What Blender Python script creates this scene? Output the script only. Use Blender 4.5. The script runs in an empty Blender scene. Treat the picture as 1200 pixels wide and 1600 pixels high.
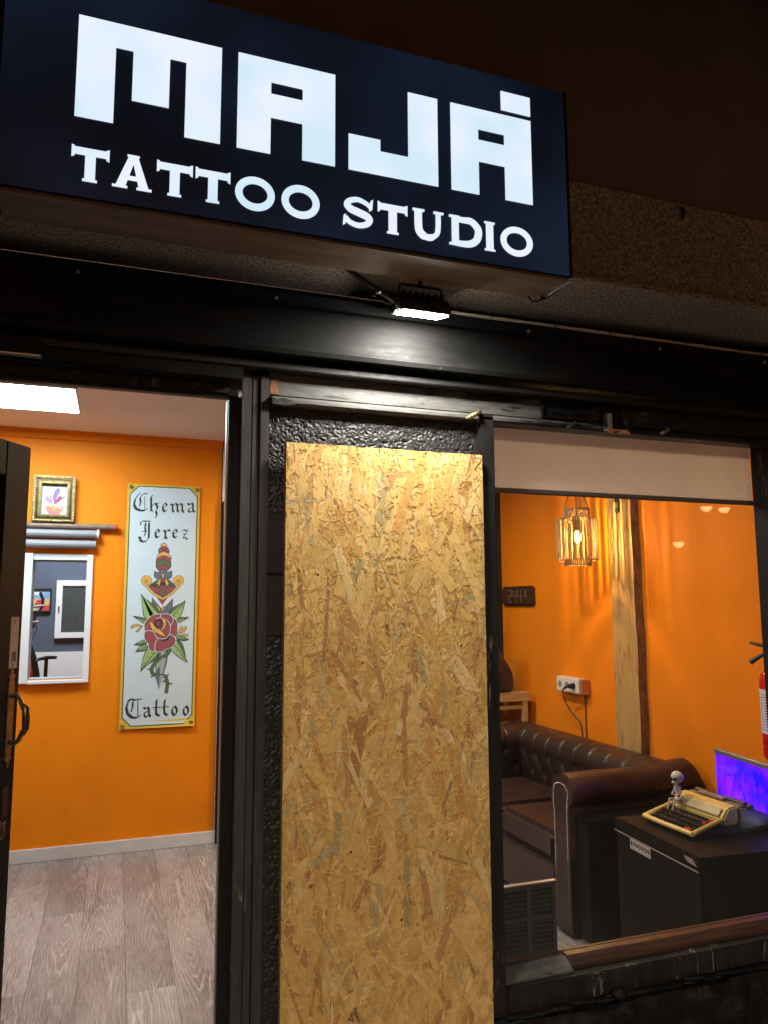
import bpy, bmesh, math, random
from mathutils import Vector, Matrix, noise
random.seed(7)
sc = bpy.context.scene
col = sc.collection
rad = math.radians

# ------------------------------------------------------------------ camera
def cam_axes(yaw, pitch, roll):
    f = Vector((math.sin(yaw)*math.cos(pitch), math.cos(yaw)*math.cos(pitch), math.sin(pitch)))
    r = Vector((math.cos(yaw), -math.sin(yaw), 0)); u = r.cross(f)
    return r*math.cos(roll)+u*math.sin(roll), -r*math.sin(roll)+u*math.cos(roll), f
cd = bpy.data.cameras.new('camera'); cam = bpy.data.objects.new('camera', cd); col.objects.link(cam)
cr, cu, cf = cam_axes(rad(19.53), rad(7.0), rad(-0.25))
Mc = Matrix((cr, cu, -cf)).transposed().to_4x4(); Mc.translation = Vector((0, -1.75, 1.55))
cam.matrix_world = Mc
cd.sensor_fit = 'VERTICAL'; cd.sensor_height = 36; cd.lens = 36*1180/1600
cd.clip_start = 0.05; cd.clip_end = 500
sc.camera = cam
sc.view_settings.view_transform = 'Standard'; sc.view_settings.look = 'None'
sc.view_settings.exposure = 0; sc.view_settings.gamma = 1; sc.view_settings.use_curve_mapping = False

# ------------------------------------------------------------------ night sky and street glow
w = bpy.data.worlds.new('World'); sc.world = w; w.use_nodes = True
nt = w.node_tree; nt.nodes.clear()
sky = nt.nodes.new('ShaderNodeTexSky'); sky.sky_type = 'NISHITA'; sky.sun_disc = False
sky.sun_elevation = rad(2); sky.sun_rotation = rad(190)
mx = nt.nodes.new('ShaderNodeMix'); mx.data_type = 'RGBA'; mx.blend_type = 'MULTIPLY'; mx.inputs[0].default_value = 1
mx.inputs[7].default_value = (1, .74, .6, 1)
bg = nt.nodes.new('ShaderNodeBackground'); bg.inputs[1].default_value = 0.05
wo = nt.nodes.new('ShaderNodeOutputWorld')
nt.links.new(sky.outputs[0], mx.inputs[6]); nt.links.new(mx.outputs[2], bg.inputs[0]); nt.links.new(bg.outputs[0], wo.inputs[0])
sl = bpy.data.lights.new('street_glow', 'SUN'); so = bpy.data.objects.new('street_glow', sl); col.objects.link(so)
SUN_STRENGTH = 1.15
sl.energy = SUN_STRENGTH; sl.color = (1, .85, .7); sl.angle = rad(5)
d = Vector((0.2, 1.0, -0.58)).normalized()
so.rotation_euler = d.to_track_quat('-Z', 'Y').to_euler()
PANEL_L, FLOOD_L, BULB_L, SIGN_L, SPOT_L = 50.0, 450.0, 7500.0, 1.02, 1500.0

sc.cycles.max_bounces = 8; sc.cycles.diffuse_bounces = 4; sc.cycles.glossy_bounces = 4
sc.cycles.transparent_max_bounces = 12
sc.cycles.caustics_reflective = False; sc.cycles.caustics_refractive = False
sc.cycles.sample_clamp_indirect = 4
try: sc.cycles.use_denoising = True
except Exception: pass

# ------------------------------------------------------------------ mesh helpers (all in world coordinates)
class MB:
    def __init__(s): s.v = []; s.f = []; s.c = []; s.uv = []
    def add(s, vs, fs, c=None, uv=None):
        o = len(s.v); s.v += [tuple(v) for v in vs]; s.f += [tuple(i+o for i in f) for f in fs]
        if c is not None: s.c += [c]*len(vs)
        if uv is not None: s.uv += uv
        return s
    def box(s, x0, x1, y0, y1, z0, z1, c=None):
        if x0 > x1: x0, x1 = x1, x0
        if y0 > y1: y0, y1 = y1, y0
        if z0 > z1: z0, z1 = z1, z0
        v = [(x0,y0,z0),(x1,y0,z0),(x1,y1,z0),(x0,y1,z0),(x0,y0,z1),(x1,y0,z1),(x1,y1,z1),(x0,y1,z1)]
        return s.add(v, [(0,3,2,1),(4,5,6,7),(0,1,5,4),(1,2,6,5),(2,3,7,6),(3,0,4,7)], c)
    def obox(s, c, ax, ay, az, hx, hy, hz):
        c = Vector(c); ax = Vector(ax).normalized(); ay = Vector(ay).normalized(); az = Vector(az).normalized()
        v = [c+ax*hx*i+ay*hy*j+az*hz*k for k in (-1,1) for (i,j) in ((-1,-1),(1,-1),(1,1),(-1,1))]
        return s.add(v, [(0,3,2,1),(4,5,6,7),(0,1,5,4),(1,2,6,5),(2,3,7,6),(3,0,4,7)])
    def cyl(s, p0, p1, r0, r1=None, n=16, caps=True):
        if r1 is None: r1 = r0
        p0 = Vector(p0); p1 = Vector(p1); d = (p1-p0).normalized()
        a = d.orthogonal().normalized(); b = d.cross(a); v = []
        for p, r in ((p0, r0), (p1, r1)):
            for i in range(n):
                t = 2*math.pi*i/n; v.append(p+(a*math.cos(t)+b*math.sin(t))*r)
        f = [(i, (i+1) % n, n+(i+1) % n, n+i) for i in range(n)]
        if caps: f += [tuple(range(n-1, -1, -1)), tuple(range(n, 2*n))]
        return s.add(v, f)
    def tube(s, pts, r, n=8):
        pts = [Vector(p) for p in pts]; m = len(pts)
        rs = r if isinstance(r, (list, tuple)) else [r]*m
        up = None; v = []
        for i, p in enumerate(pts):
            d = (pts[min(i+1, m-1)]-pts[max(i-1, 0)]).normalized()
            if up is None: up = d.orthogonal().normalized()
            a = (up-d*up.dot(d)).normalized(); up = a; b = d.cross(a)
            for k in range(n):
                t = 2*math.pi*k/n; v.append(p+(a*math.cos(t)+b*math.sin(t))*rs[i])
        f = [(i*n+k, i*n+(k+1) % n, (i+1)*n+(k+1) % n, (i+1)*n+k) for i in range(m-1) for k in range(n)]
        f += [tuple(range(n-1, -1, -1)), tuple(range((m-1)*n, m*n))]
        return s.add(v, f)
    def ball(s, c, rx, ry=None, rz=None, n=14, m=9):
        ry = rx if ry is None else ry; rz = rx if rz is None else rz
        v = [(c[0], c[1], c[2]+rz)]
        for i in range(1, m):
            a = math.pi*i/m
            for k in range(n):
                t = 2*math.pi*k/n; v.append((c[0]+rx*math.sin(a)*math.cos(t), c[1]+ry*math.sin(a)*math.sin(t), c[2]+rz*math.cos(a)))
        v.append((c[0], c[1], c[2]-rz)); f = [(0, 1+k, 1+(k+1) % n) for k in range(n)]
        for i in range(m-2):
            for k in range(n): f.append((1+i*n+k, 1+(i+1)*n+k, 1+(i+1)*n+(k+1) % n, 1+i*n+(k+1) % n))
        b = 1+(m-2)*n; f += [(b+k, len(v)-1, b+(k+1) % n) for k in range(n)]
        return s.add(v, f)
    def lathe(s, cx, cy, prof, n=24):          # prof = [(r, z)]
        v = []
        for r, z in prof:
            for k in range(n):
                t = 2*math.pi*k/n; v.append((cx+r*math.cos(t), cy+r*math.sin(t), z))
        f = [(i*n+k, i*n+(k+1) % n, (i+1)*n+(k+1) % n, (i+1)*n+k) for i in range(len(prof)-1) for k in range(n)]
        return s.add(v, f)
    def prism(s, poly, plane, a, b):           # poly 2D; plane 'xz' extruded in y, 'yz' in x, 'xy' in z
        def P3(p, q):
            return (p[0], q, p[1]) if plane == 'xz' else (q, p[0], p[1]) if plane == 'yz' else (p[0], p[1], q)
        n = len(poly); v = [P3(p, a) for p in poly]+[P3(p, b) for p in poly]
        f = [tuple(range(n)), tuple(range(2*n-1, n-1, -1))]+[(i, n+i, n+(i+1) % n, (i+1) % n) for i in range(n)]
        return s.add(v, f)
    def grid(s, fn, nu, nv):
        v = [fn(i/nu, j/nv) for i in range(nu+1) for j in range(nv+1)]
        f = [(i*(nv+1)+j, (i+1)*(nv+1)+j, (i+1)*(nv+1)+j+1, i*(nv+1)+j+1) for i in range(nu) for j in range(nv)]
        return s.add(v, f)

ORG = {}
def props(o, label=None, cat=None, group=None, kind=None):
    if label: o['label'] = label
    if cat: o['category'] = cat
    if group: o['group'] = group
    if kind: o['kind'] = kind
    return o
def make_mesh(name, mb, mat, bevel=0, seg=2, smooth=True, ang=35, normals=True):
    me = bpy.data.meshes.new(name); me.from_pydata(mb.v, [], mb.f)
    if bevel or normals:
        bm = bmesh.new(); bm.from_mesh(me)
        if normals: bmesh.ops.recalc_face_normals(bm, faces=bm.faces)
        if bevel:
            es = [e for e in bm.edges if len(e.link_faces) == 2 and e.calc_face_angle(0) > rad(25)]
            bmesh.ops.bevel(bm, geom=es, offset=bevel, segments=seg, affect='EDGES', clamp_overlap=True)
        bm.to_mesh(me); bm.free()
    if mb.c and not bevel:
        ca = me.color_attributes.new('tone', 'FLOAT_COLOR', 'POINT')
        ca.data.foreach_set('color', [x for c in mb.c for x in c])
    if mb.uv and not bevel:
        ul = me.attributes.new('grain', 'FLOAT2', 'POINT')
        ul.data.foreach_set('vector', [x for c in mb.uv for x in c])
    if smooth:
        me.polygons.foreach_set('use_smooth', [True]*len(me.polygons))
        me.set_sharp_from_angle(angle=rad(ang))
    me.materials.append(mat)
    return me
def empty(name, loc, label, cat, group=None, kind=None):
    o = bpy.data.objects.new(name, None); o.empty_display_size = .05; col.objects.link(o)
    o.location = loc; ORG[o.name] = Vector(loc)
    return props(o, label, cat, group, kind)
def obj(name, mb, mat, parent=None, bevel=0, **k):
    pr = {q: k.pop(q) for q in ('label', 'cat', 'group', 'kind') if q in k}
    me = make_mesh(name, mb, mat, bevel, **k)
    if parent is not None: org = ORG[parent.name]
    else:
        xs = [v.co for v in me.vertices]
        org = Vector(((min(v.x for v in xs)+max(v.x for v in xs))/2, (min(v.y for v in xs)+max(v.y for v in xs))/2, min(v.z for v in xs)))
    me.transform(Matrix.Translation(-org))
    o = bpy.data.objects.new(name, me); col.objects.link(o)
    if parent is not None: o.parent = parent
    else: o.location = org
    ORG[o.name] = org
    return props(o, **pr)
def inst(name, me, loc, parent=None, rot=None, scale=None):
    o = bpy.data.objects.new(name, me); col.objects.link(o)
    if parent is not None: o.parent = parent; loc = Vector(loc)-ORG[parent.name]
    o.location = loc
    if rot: o.rotation_euler = rot
    if scale: o.scale = scale
    return o

# ------------------------------------------------------------------ material helpers
class NT:
    def __init__(s, name):
        s.m = bpy.data.materials.new(name); s.m.use_nodes = True; s.t = s.m.node_tree
        s.b = s.t.nodes['Principled BSDF']; s.out = s.t.nodes['Material Output']
        s.co = s.t.nodes.new('ShaderNodeTexCoord')
    def n(s, t, **k):
        nd = s.t.nodes.new(t)
        for a, b in k.items(): setattr(nd, a, b)
        return nd
    def l(s, a, b): s.t.links.new(a, b)
    def map(s, sc_=(1,1,1), src=None, loc=(0,0,0), rot=(0,0,0)):
        m = s.n('ShaderNodeMapping'); m.inputs['Scale'].default_value = sc_; m.inputs['Location'].default_value = loc
        m.inputs['Rotation'].default_value = rot
        s.l(src or s.co.outputs['Object'], m.inputs[0]); return m.outputs[0]
    def noise(s, scale, detail=4, rough=.6, vec=None, dist=0):
        nd = s.n('ShaderNodeTexNoise'); nd.inputs['Scale'].default_value = scale; nd.inputs['Detail'].default_value = detail
        nd.inputs['Roughness'].default_value = rough; nd.inputs['Distortion'].default_value = dist
        s.l(vec or s.co.outputs['Object'], nd.inputs['Vector']); return nd.outputs[0]
    def ramp(s, src, stops, interp='LINEAR'):
        r = s.n('ShaderNodeValToRGB'); e = r.color_ramp.elements; r.color_ramp.interpolation = interp
        while len(e) < len(stops): e.new(.5)
        for x, (p, c) in zip(e, stops):
            x.position = p; x.color = (c if isinstance(c, (tuple, list)) else (c, c, c))[:3]+(1,) if isinstance(c, tuple) else (c, c, c, 1)
        s.l(src, r.inputs[0]); return r.outputs[0]
    def mix(s, fac, a, b, mode='MIX'):
        m = s.n('ShaderNodeMix'); m.data_type = 'RGBA'; m.blend_type = mode
        for i, x in ((0, fac), (6, a), (7, b)):
            if isinstance(x, (int, float)): m.inputs[i].default_value = x
            elif isinstance(x, tuple): m.inputs[i].default_value = x[:3]+(1,)
            else: s.l(x, m.inputs[i])
        return m.outputs[2]
    def math(s, op, a, b=None):
        m = s.n('ShaderNodeMath'); m.operation = op
        for i, x in ((0, a), (1, b)):
            if x is None: continue
            if isinstance(x, (int, float)): m.inputs[i].default_value = x
            else: s.l(x, m.inputs[i])
        return m.outputs[0]
    def bump(s, h, strength=.3, dist=.005):
        b = s.n('ShaderNodeBump'); b.inputs['Strength'].default_value = strength; b.inputs['Distance'].default_value = dist
        s.l(h, b.inputs['Height']); s.l(b.outputs[0], s.b.inputs['Normal']); return b
    def set(s, **k):
        for a, x in k.items():
            i = s.b.inputs[{'color': 'Base Color', 'rough': 'Roughness', 'metal': 'Metallic', 'spec': 'Specular IOR Level', 'coat': 'Coat Weight', 'sheen': 'Sheen Weight', 'trans': 'Transmission Weight', 'alpha': 'Alpha', 'ecol': 'Emission Color', 'emit': 'Emission Strength', 'sss': 'Subsurface Weight'}[a]]
            if isinstance(x, (int, float)): i.default_value = x
            elif isinstance(x, tuple): i.default_value = x[:3]+(1,)
            else: s.l(x, i)
        return s
def simple(name, c, rough=.5, metal=0, vary=.12, scale=25, bump=.05, coat=0):
    m = NT(name); nz = m.noise(scale, 5)
    a = tuple(x*(1-vary) for x in c); b = tuple(min(1, x*(1+vary)) for x in c)
    m.set(color=m.ramp(nz, [(.3, a), (.7, b)]), metal=metal, coat=coat)
    m.set(rough=m.ramp(m.noise(scale*2.3, 4), [(.3, max(.02, rough-.07)), (.7, min(1, rough+.07))]))
    if bump: m.bump(m.noise(scale*6, 4), bump, .002)
    return m.m
def emis(name, c, strength):
    m = NT(name); m.set(color=(.02, .02, .02), ecol=c, emit=strength); return m.m

# painted black metal / timber
def black_paint(name, base=.012, rough=.35, worn=.0, scale=8, stretch=(1, 1, 1), bump=.25, spec=.4):
    m = NT(name); v = m.map(stretch)
    n1 = m.noise(scale*3, 6, .65, v); n2 = m.noise(scale*14, 4, .6, v)
    c = m.ramp(n1, [(.35, (base*.7,)*3), (.65, (base*1.5, base*1.45, base*1.4))])
    if worn:
        wn = m.ramp(m.noise(scale*2.2, 9, .75, v, .6), [(.62-worn*.1, 0.0), (.66-worn*.1, 1.0)])
        c = m.mix(wn, c, (.16, .15, .14))
    sp = m.ramp(m.noise(scale*30, 2, .5), [(.735, 0.0), (.76, 1.0)])
    c = m.mix(m.math('MULTIPLY', sp, .35), c, (.3, .29, .28))
    m.set(color=c, rough=m.ramp(n2, [(.3, rough-.1), (.7, rough+.15)]))
    m.bump(m.mix(.5, n1, n2), bump, .002); m.set(spec=spec)
    return m.m
M = {}
M['fascia'] = black_paint('black_enamel_fascia', .0065, .62, 0, 5, (.35, 1, 1.5), .18, .13)
M['black'] = black_paint('black_painted_timber', .012, .5, .22, 9, (1, 1, .15), .5, .2)
M['blackdull'] = black_paint('dull_black_paint', .01, .6, 0, 10)
M['blackgloss'] = simple('gloss_black', (.008, .009, .012), .45, 0, .2, 30, .05)
M['plastic'] = simple('black_plastic', (.015, .015, .016), .45, 0, .2, 60, .1)
M['post'] = black_paint('black_painted_door_post', .034, .5, .25, 9, (1, 1, .12), .5, .3)
# worn grey shutter rail
m = NT('worn_grey_rail'); v = m.map((.5, 1, 2.5))
n1 = m.noise(9, 8, .7, v, .4)
c = m.ramp(m.noise(40, 6, .7, v), [(.3, (.05, .049, .047)), (.7, (.11, .107, .1))])
pos = m.n('ShaderNodeSeparateXYZ'); m.l(m.co.outputs['Object'], pos.inputs[0])
# the black overpaint thickens along the rail (real paint: patches get denser with distance from its left end)
dens = m.math('ADD', m.math('MULTIPLY', pos.outputs[0], .26), n1)
c = m.mix(m.ramp(dens, [(.46, 0.0), (.52, 1.0)]), c, (.014, .013, .013))
rust = m.ramp(m.noise(7, 8, .7, None, .8), [(.66, 0.0), (.7, 1.0)])
c = m.mix(rust, c, (.16, .055, .02))
m.set(color=c, rough=m.ramp(n1, [(.3, .3), (.7, .6)]), metal=0, spec=.25); m.bump(m.noise(60, 6, .7, v), .35, .002); M['rail'] = m.m
M['rust'] = simple('rust', (.2, .08, .03), .8, .2, .5, 60, .6)
# stucco
m = NT('rough_black_stucco'); n1 = m.noise(160, 5, .6)
m.set(color=m.ramp(n1, [(.3, (.014, .014, .014)), (.7, (.03, .03, .029))]), rough=m.ramp(n1, [(.3, .28), (.7, .5)])); m.bump(n1, .5, .003); M['stucco'] = m.m
# rubble wall under the window
m = NT('black_painted_rubble'); n1 = m.noise(35, 8, .65)
m.set(color=m.ramp(n1, [(.3, (.002, .002, .0025)), (.7, (.006, .006, .006))]), rough=m.ramp(m.noise(80), [(.3, .25), (.7, .6)])); m.bump(n1, .8, .01); m.set(spec=.2); M['rubble'] = m.m
# granite-like render
m = NT('speckled_granite'); vo = m.n('ShaderNodeTexVoronoi'); vo.inputs['Scale'].default_value = 190; m.l(m.map((1, 1, 1)), vo.inputs['Vector'])
n1 = m.noise(120, 5, .7)
c = m.ramp(n1, [(.36, (.05, .042, .036)), (.46, (.22, .175, .145)), (.62, (.47, .37, .31))])
c = m.mix(m.ramp(m.noise(210, 3, .6, None), [(.4, 1.0), (.47, 0.0)]), c, (.03, .026, .024))
c = m.mix(m.math('MULTIPLY', m.ramp(m.noise(3, 4), [(.4, 0.0), (.7, 1.0)]), .4), c, (.12, .09, .07))
m.set(color=c, rough=.75); m.bump(n1, .35, .003); M['granite'] = m.m
M['plaster'] = simple('brown_painted_render', (.115, .088, .082), .8, 0, .22, 3, .25)
M['wood_under'] = None
m = NT('weathered_brown_board'); v = m.map((.6, 6, 6)); n1 = m.noise(4, 8, .65, v)
m.set(color=m.ramp(n1, [(.25, (.05, .032, .028)), (.5, (.11, .07, .055)), (.75, (.17, .12, .095))]), rough=.6); m.bump(n1, .2, .003); M['underboard'] = m.m
# sign face: dark vinyl, lens haze around the letters painted in as faint blue emission
m = NT('dark_vinyl_painted_haze'); n1 = m.noise(2.2, 2, .4); n2 = m.noise(40, 5)
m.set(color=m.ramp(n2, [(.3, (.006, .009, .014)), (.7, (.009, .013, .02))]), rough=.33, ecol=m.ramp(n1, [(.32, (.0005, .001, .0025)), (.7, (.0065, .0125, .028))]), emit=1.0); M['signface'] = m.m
m = NT('lit_acrylic_letter'); n1 = m.noise(6, 2, .4)
m.set(color=(.3, .3, .3), rough=.4, ecol=m.ramp(n1, [(.35, (.60, .80, .92)), (.65, (.80, .86, 1.0))]), emit=SIGN_L); M['signletter'] = m.m
# orange paint
def wallpaint(name, c, rough=.42, bump=.28, blot=.08):
    m = NT(name); n1 = m.noise(1.6, 5, .6); n2 = m.noise(90, 4, .6); n3 = m.noise(11, 7, .7, None, .4)
    cc = m.ramp(n1, [(.3, tuple(x*(1-blot) for x in c)), (.7, tuple(min(1, x*(1+blot)) for x in c))])
    m.set(color=cc, rough=m.ramp(n3, [(.3, rough-.05), (.7, rough+.1)]))
    # scuffs and thin spots in the paint
    sc_ = m.ramp(m.noise(2.3, 9, .78, None, 1.2), [(.58, 0.0), (.70, .28)]); cc = m.mix(sc_, cc, tuple(x*.62 for x in c)); m.set(color=cc, spec=.22)
    m.bump(m.mix(.6, n2, n3), bump, .004); return m.m
M['orange'] = wallpaint('orange_wall_paint', (.80, .235, .003), .6)
M['white'] = wallpaint('white_wall_paint', (.8, .8, .8), .6, .06, .03)
M['whiteframe'] = simple('white_lacquer', (.72, .75, .76), .35, 0, .03, 20, .02)
M['blue'] = wallpaint('slate_blue_paint', (.095, .115, .16), .6, .06, .04)
M['greyreveal'] = simple('grey_painted_reveal', (.25, .26, .3), .5, 0, .06, 12, .05)
M['skirt'] = simple('white_skirting', (.62, .63, .62), .35, 0, .06, 9, .04)
M['alu'] = simple('brushed_aluminium', (.5, .5, .5), .35, .9, .08, 40, .05)
M['chrome'] = simple('bright_steel', (.6, .6, .6), .2, 1, .1, 30, .05)
M['rollgrey'] = simple('grey_roller_cloth', (.24, .25, .27), .5, 0, .06, 30, .05)
M['whiteplastic'] = simple('white_plastic', (.72, .71, .67), .35, 0, .04, 20, .02)
M['brass'] = simple('aged_brass', (.3, .23, .11), .38, .85, .3, 40, .2)
M['bronze'] = simple('dark_bronze', (.1, .06, .035), .32, .8, .3, 40, .1)
M['gold'] = simple('gilded_frame', (.24, .18, .06), .35, .6, .55, 45, .5)
M['red'] = simple('red_enamel', (.55, .012, .01), .25, 0, .08, 12, .02)
M['redplastic'] = simple('red_plastic', (.6, .04, .03), .4, 0, .1, 20, .02)
M['poleWood'] = simple('grey_brown_pole', (.2, .14, .1), .5, 0, .25, 30, .1)
# laminate planks
m = NT('grey_oak_laminate'); oi = m.n('ShaderNodeObjectInfo')
off = m.n('ShaderNodeVectorMath'); off.operation = 'MULTIPLY_ADD'
cmb = m.n('ShaderNodeCombineXYZ'); m.l(oi.outputs['Random'], cmb.inputs[0]); m.l(oi.outputs['Random'], cmb.inputs[1])
m.l(cmb.outputs[0], off.inputs[0]); off.inputs[1].default_value = (7, 31, 0); m.l(m.co.outputs['Object'], off.inputs[2])
base = off.outputs[0]
sep = m.n('ShaderNodeSeparateXYZ'); m.l(m.co.outputs['Object'], sep.inputs[0])
rx = m.math('MULTIPLY', m.math('SUBTRACT', oi.outputs['Random'], .5), .13)
xx = m.math('ADD', sep.outputs[0], rx)
low = m.noise(1, 4, .55, m.map((8, .9, 1), base))
hyp = m.math('SQRT', m.math('ADD', m.math('MULTIPLY', xx, xx), m.math('MULTIPLY', m.math('ABSOLUTE', m.math('SINE', m.math('ADD', m.math('MULTIPLY', sep.outputs[1], 1.7), m.math('MULTIPLY', oi.outputs['Random'], 17)))), .0035)))
wv = m.math('ADD', m.math('MULTIPLY', hyp, 95), m.math('MULTIPLY', low, 6))
fr = m.math('FRACT', wv)
rings = m.math('MULTIPLY', m.ramp(fr, [(.0, 1.0), (.13, .08), (.8, .0), (1, 1.0)]), m.ramp(m.noise(1, 3, .5, m.map((5, 2.5, 1), base)), [(.3, .15), (.6, 1.0)]))
pores = m.noise(1, 6, .7, m.map((210, 9, 1), base))
blot = m.noise(1, 4, .6, m.map((6, 1.2, 1), base))
c = m.ramp(blot, [(.3, (.135, .117, .111)), (.7, (.30, .275, .267))])
c = m.mix(m.math('MULTIPLY', rings, .7), c, (.64, .61, .60))
c = m.mix(m.ramp(pores, [(.45, 0.0), (.75, .6)]), c, (.52, .49, .48))
tint = m.ramp(oi.outputs['Random'], [(0, (.74, .73, .73)), (1, (1.14, 1.13, 1.13))])
c = m.mix(1, c, tint, 'MULTIPLY')
m.set(color=c, rough=m.ramp(pores, [(.3, .2), (.7, .34)])); m.bump(pores, .12, .001); M['laminate'] = m.m
# osb strands
m = NT('osb_strand_wood'); at = m.n('ShaderNodeAttribute'); at.attribute_name = 'tone'; gu = m.n('ShaderNodeAttribute'); gu.attribute_name = 'grain'
gm = m.map((1100, 26, 1), gu.outputs['Vector']); g1 = m.noise(1, 5, .65, gm); g2 = m.noise(60, 4, .6)
c = m.mix(1, at.outputs['Color'], m.ramp(g1, [(.3, (.74, .70, .64)), (.55, (1, 1, 1)), (.8, (1.16, 1.15, 1.12))]), 'MULTIPLY')
c = m.mix(1, c, m.ramp(g2, [(.3, (.88, .86, .82)), (.65, (1.06, 1.06, 1.06))]), 'MULTIPLY')
m.set(color=c, rough=m.ramp(g1, [(.3, .4), (.7, .62)])); m.bump(g1, .8, .0016); M['osb'] = m.m
m = NT('osb_core'); n1 = m.noise(200, 6, .7); m.set(color=m.ramp(n1, [(.3, (.2, .11, .04)), (.7, (.55, .36, .15))]), rough=.7); m.bump(n1, .8, .002); M['osbcore'] = m.m
# rough sawn timber post
m = NT('sawn_pine'); low = m.noise(1, 3, .5, m.map((30, 12, 1.0))); fr = m.math('FRACT', m.math('MULTIPLY', low, 9))
g = m.noise(1, 6, .7, m.map((120, 120, 3)))
c = m.ramp(fr, [(0, (.46, .29, .10)), (.75, (.50, .33, .125)), (.95, (.29, .15, .045)), (1, (.46, .29, .10))])
c = m.mix(1, c, m.ramp(g, [(.3, (.75, .72, .66)), (.7, (1.1, 1.1, 1.1))]), 'MULTIPLY')
kn = m.ramp(m.noise(7, 2, .4, m.map((1, 2.2, 1))), [(.755, 0.0), (.775, 1.0)]); c = m.mix(kn, c, (.12, .06, .025))
m.set(color=c, rough=.6); m.bump(g, .3, .002); M['pine'] = m.m
m = NT('bark_edge'); n1 = m.noise(25, 7, .7, m.map((1, 1, .4)), .6); m.set(color=m.ramp(n1, [(.3, (.08, .035, .016)), (.7, (.34, .17, .075))]), rough=.85); m.bump(n1, 1, .01); M['bark'] = m.m
m = NT('light_wood_furniture'); g = m.noise(1, 6, .6, m.map((3, 40, 40))); m.set(color=m.ramp(g, [(.3, (.42, .27, .13)), (.7, (.6, .42, .23))]), rough=.45); M['oak'] = m.m
m = NT('worn_sill_wood'); n1 = m.noise(10, 8, .7, m.map((.4, 2, 2)), .4); g = m.noise(1, 4, .6, m.map((4, 160, 160)))
c = m.ramp(g, [(.3, (.030, .016, .011)), (.7, (.085, .043, .028))]); c = m.mix(m.ramp(n1, [(.42, 0.0), (.62, 1.0)]), c, (.03, .016, .012))
m.set(color=c, rough=m.ramp(n1, [(.3, .22), (.7, .5)])); m.bump(g, .4, .002); M['sillwood'] = m.m
# leather
m = NT('brown_leather'); vo = m.n('ShaderNodeTexVoronoi'); vo.feature = 'DISTANCE_TO_EDGE'; vo.inputs['Scale'].default_value = 260; m.l(m.co.outputs['Object'], vo.inputs['Vector'])
n1 = m.noise(6, 6, .6); m.set(color=m.ramp(n1, [(.3, (.020, .0105, .009)), (.7, (.047, .025, .020))]), rough=m.ramp(m.noise(14, 5), [(.3, .3), (.7, .44)])); m.bump(m.mix(.5, vo.outputs[0], m.noise(18, 6, .6)), .3, .004); M['leather'] = m.m
# blind cloth
m = NT('beige_blind_cloth'); wa = m.noise(1, 3, .6, m.map((500, 1, 30))); wb = m.noise(1, 3, .6, m.map((30, 1, 500)))
m.set(color=m.ramp(m.mix(.5, wa, wb), [(.35, (.55, .50, .45)), (.65, (.72, .66, .60))]), rough=.85); m.bump(m.mix(.5, wa, wb), .3, .001)
trn = m.n('ShaderNodeBsdfTranslucent'); trn.inputs[0].default_value = (.75, .62, .52, 1)
ms = m.n('ShaderNodeMixShader'); ms.inputs[0].default_value = .42; m.l(m.b.outputs[0], ms.inputs[1]); m.l(trn.outputs[0], ms.inputs[2]); m.l(ms.outputs[0], m.out.inputs[0]); M['blind'] = m.m
M['blindbar'] = simple('brown_blind_bar', (.12, .09, .075), .45, .2, .1, 20, .03)
m = NT('glowing_bulb_glass'); m.t.nodes.remove(m.b); tr_ = m.n('ShaderNodeBsdfTransparent'); em_ = m.n('ShaderNodeEmission'); em_.inputs[0].default_value = (1, .62, .22, 1); em_.inputs[1].default_value = 4.0
ad_ = m.n('ShaderNodeAddShader'); m.l(tr_.outputs[0], ad_.inputs[0]); m.l(em_.outputs[0], ad_.inputs[1]); m.l(ad_.outputs[0], m.out.inputs[0]); M['bulbglass'] = m.m
# window glass, thin sheet with a film of dust
def glass(name, tint=(1, 1, 1), dust=.0035):
    m = NT(name); t = m.t; t.nodes.remove(m.b)
    tr = m.n('ShaderNodeBsdfTransparent'); tr.inputs[0].default_value = tint+(1,)
    gl = m.n('ShaderNodeBsdfGlossy'); gl.inputs['Roughness'].default_value = .015
    fr = m.n('ShaderNodeFresnel'); fr.inputs[0].default_value = 1.42
    df = m.n('ShaderNodeBsdfDiffuse'); df.inputs[0].default_value = (.6, .6, .6, 1)
    ge = m.n('ShaderNodeNewGeometry'); ff = m.math('MULTIPLY', fr.outputs[0], m.math('SUBTRACT', 1.0, ge.outputs['Backfacing'])); ff = m.math('MULTIPLY', ff, 1.5)
    a = m.n('ShaderNodeMixShader'); m.l(ff, a.inputs[0]); m.l(tr.outputs[0], a.inputs[1]); m.l(gl.outputs[0], a.inputs[2])
    b = m.n('ShaderNodeMixShader'); sm = m.noise(3.5, 5, .6, m.map((1.6, 1, .5)))
    m.l(m.ramp(sm, [(.35, dust*.3), (.7, dust*1.8)]), b.inputs[0]); m.l(a.outputs[0], b.inputs[1]); m.l(df.outputs[0], b.inputs[2]); m.l(b.outputs[0], m.out.inputs[0])
    return m.m
M['glass'] = glass('window_glass'); M['acrylic'] = glass('clear_acrylic', (.95, .97, 1), .03)
M['rope'] = simple('jute_cord', (.34, .22, .1), .8, 0, .4, 200, .6)
M['paving'] = simple('pale_paving', (.5, .47, .42), .8, 0, .12, 6, .3)
M['cream'] = simple('cream_enamel', (.66, .50, .15), .35, 0, .05, 25, .02)
M['taupe'] = simple('taupe_enamel', (.26, .19, .15), .4, 0, .06, 25, .03)
M['case'] = simple('black_leatherette', (.0022, .002, .0022), .5, 0, .25, 60, .12)
M['bone'] = simple('painted_bone', (.66, .63, .62), .5, 0, .06, 60, .05)
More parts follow.
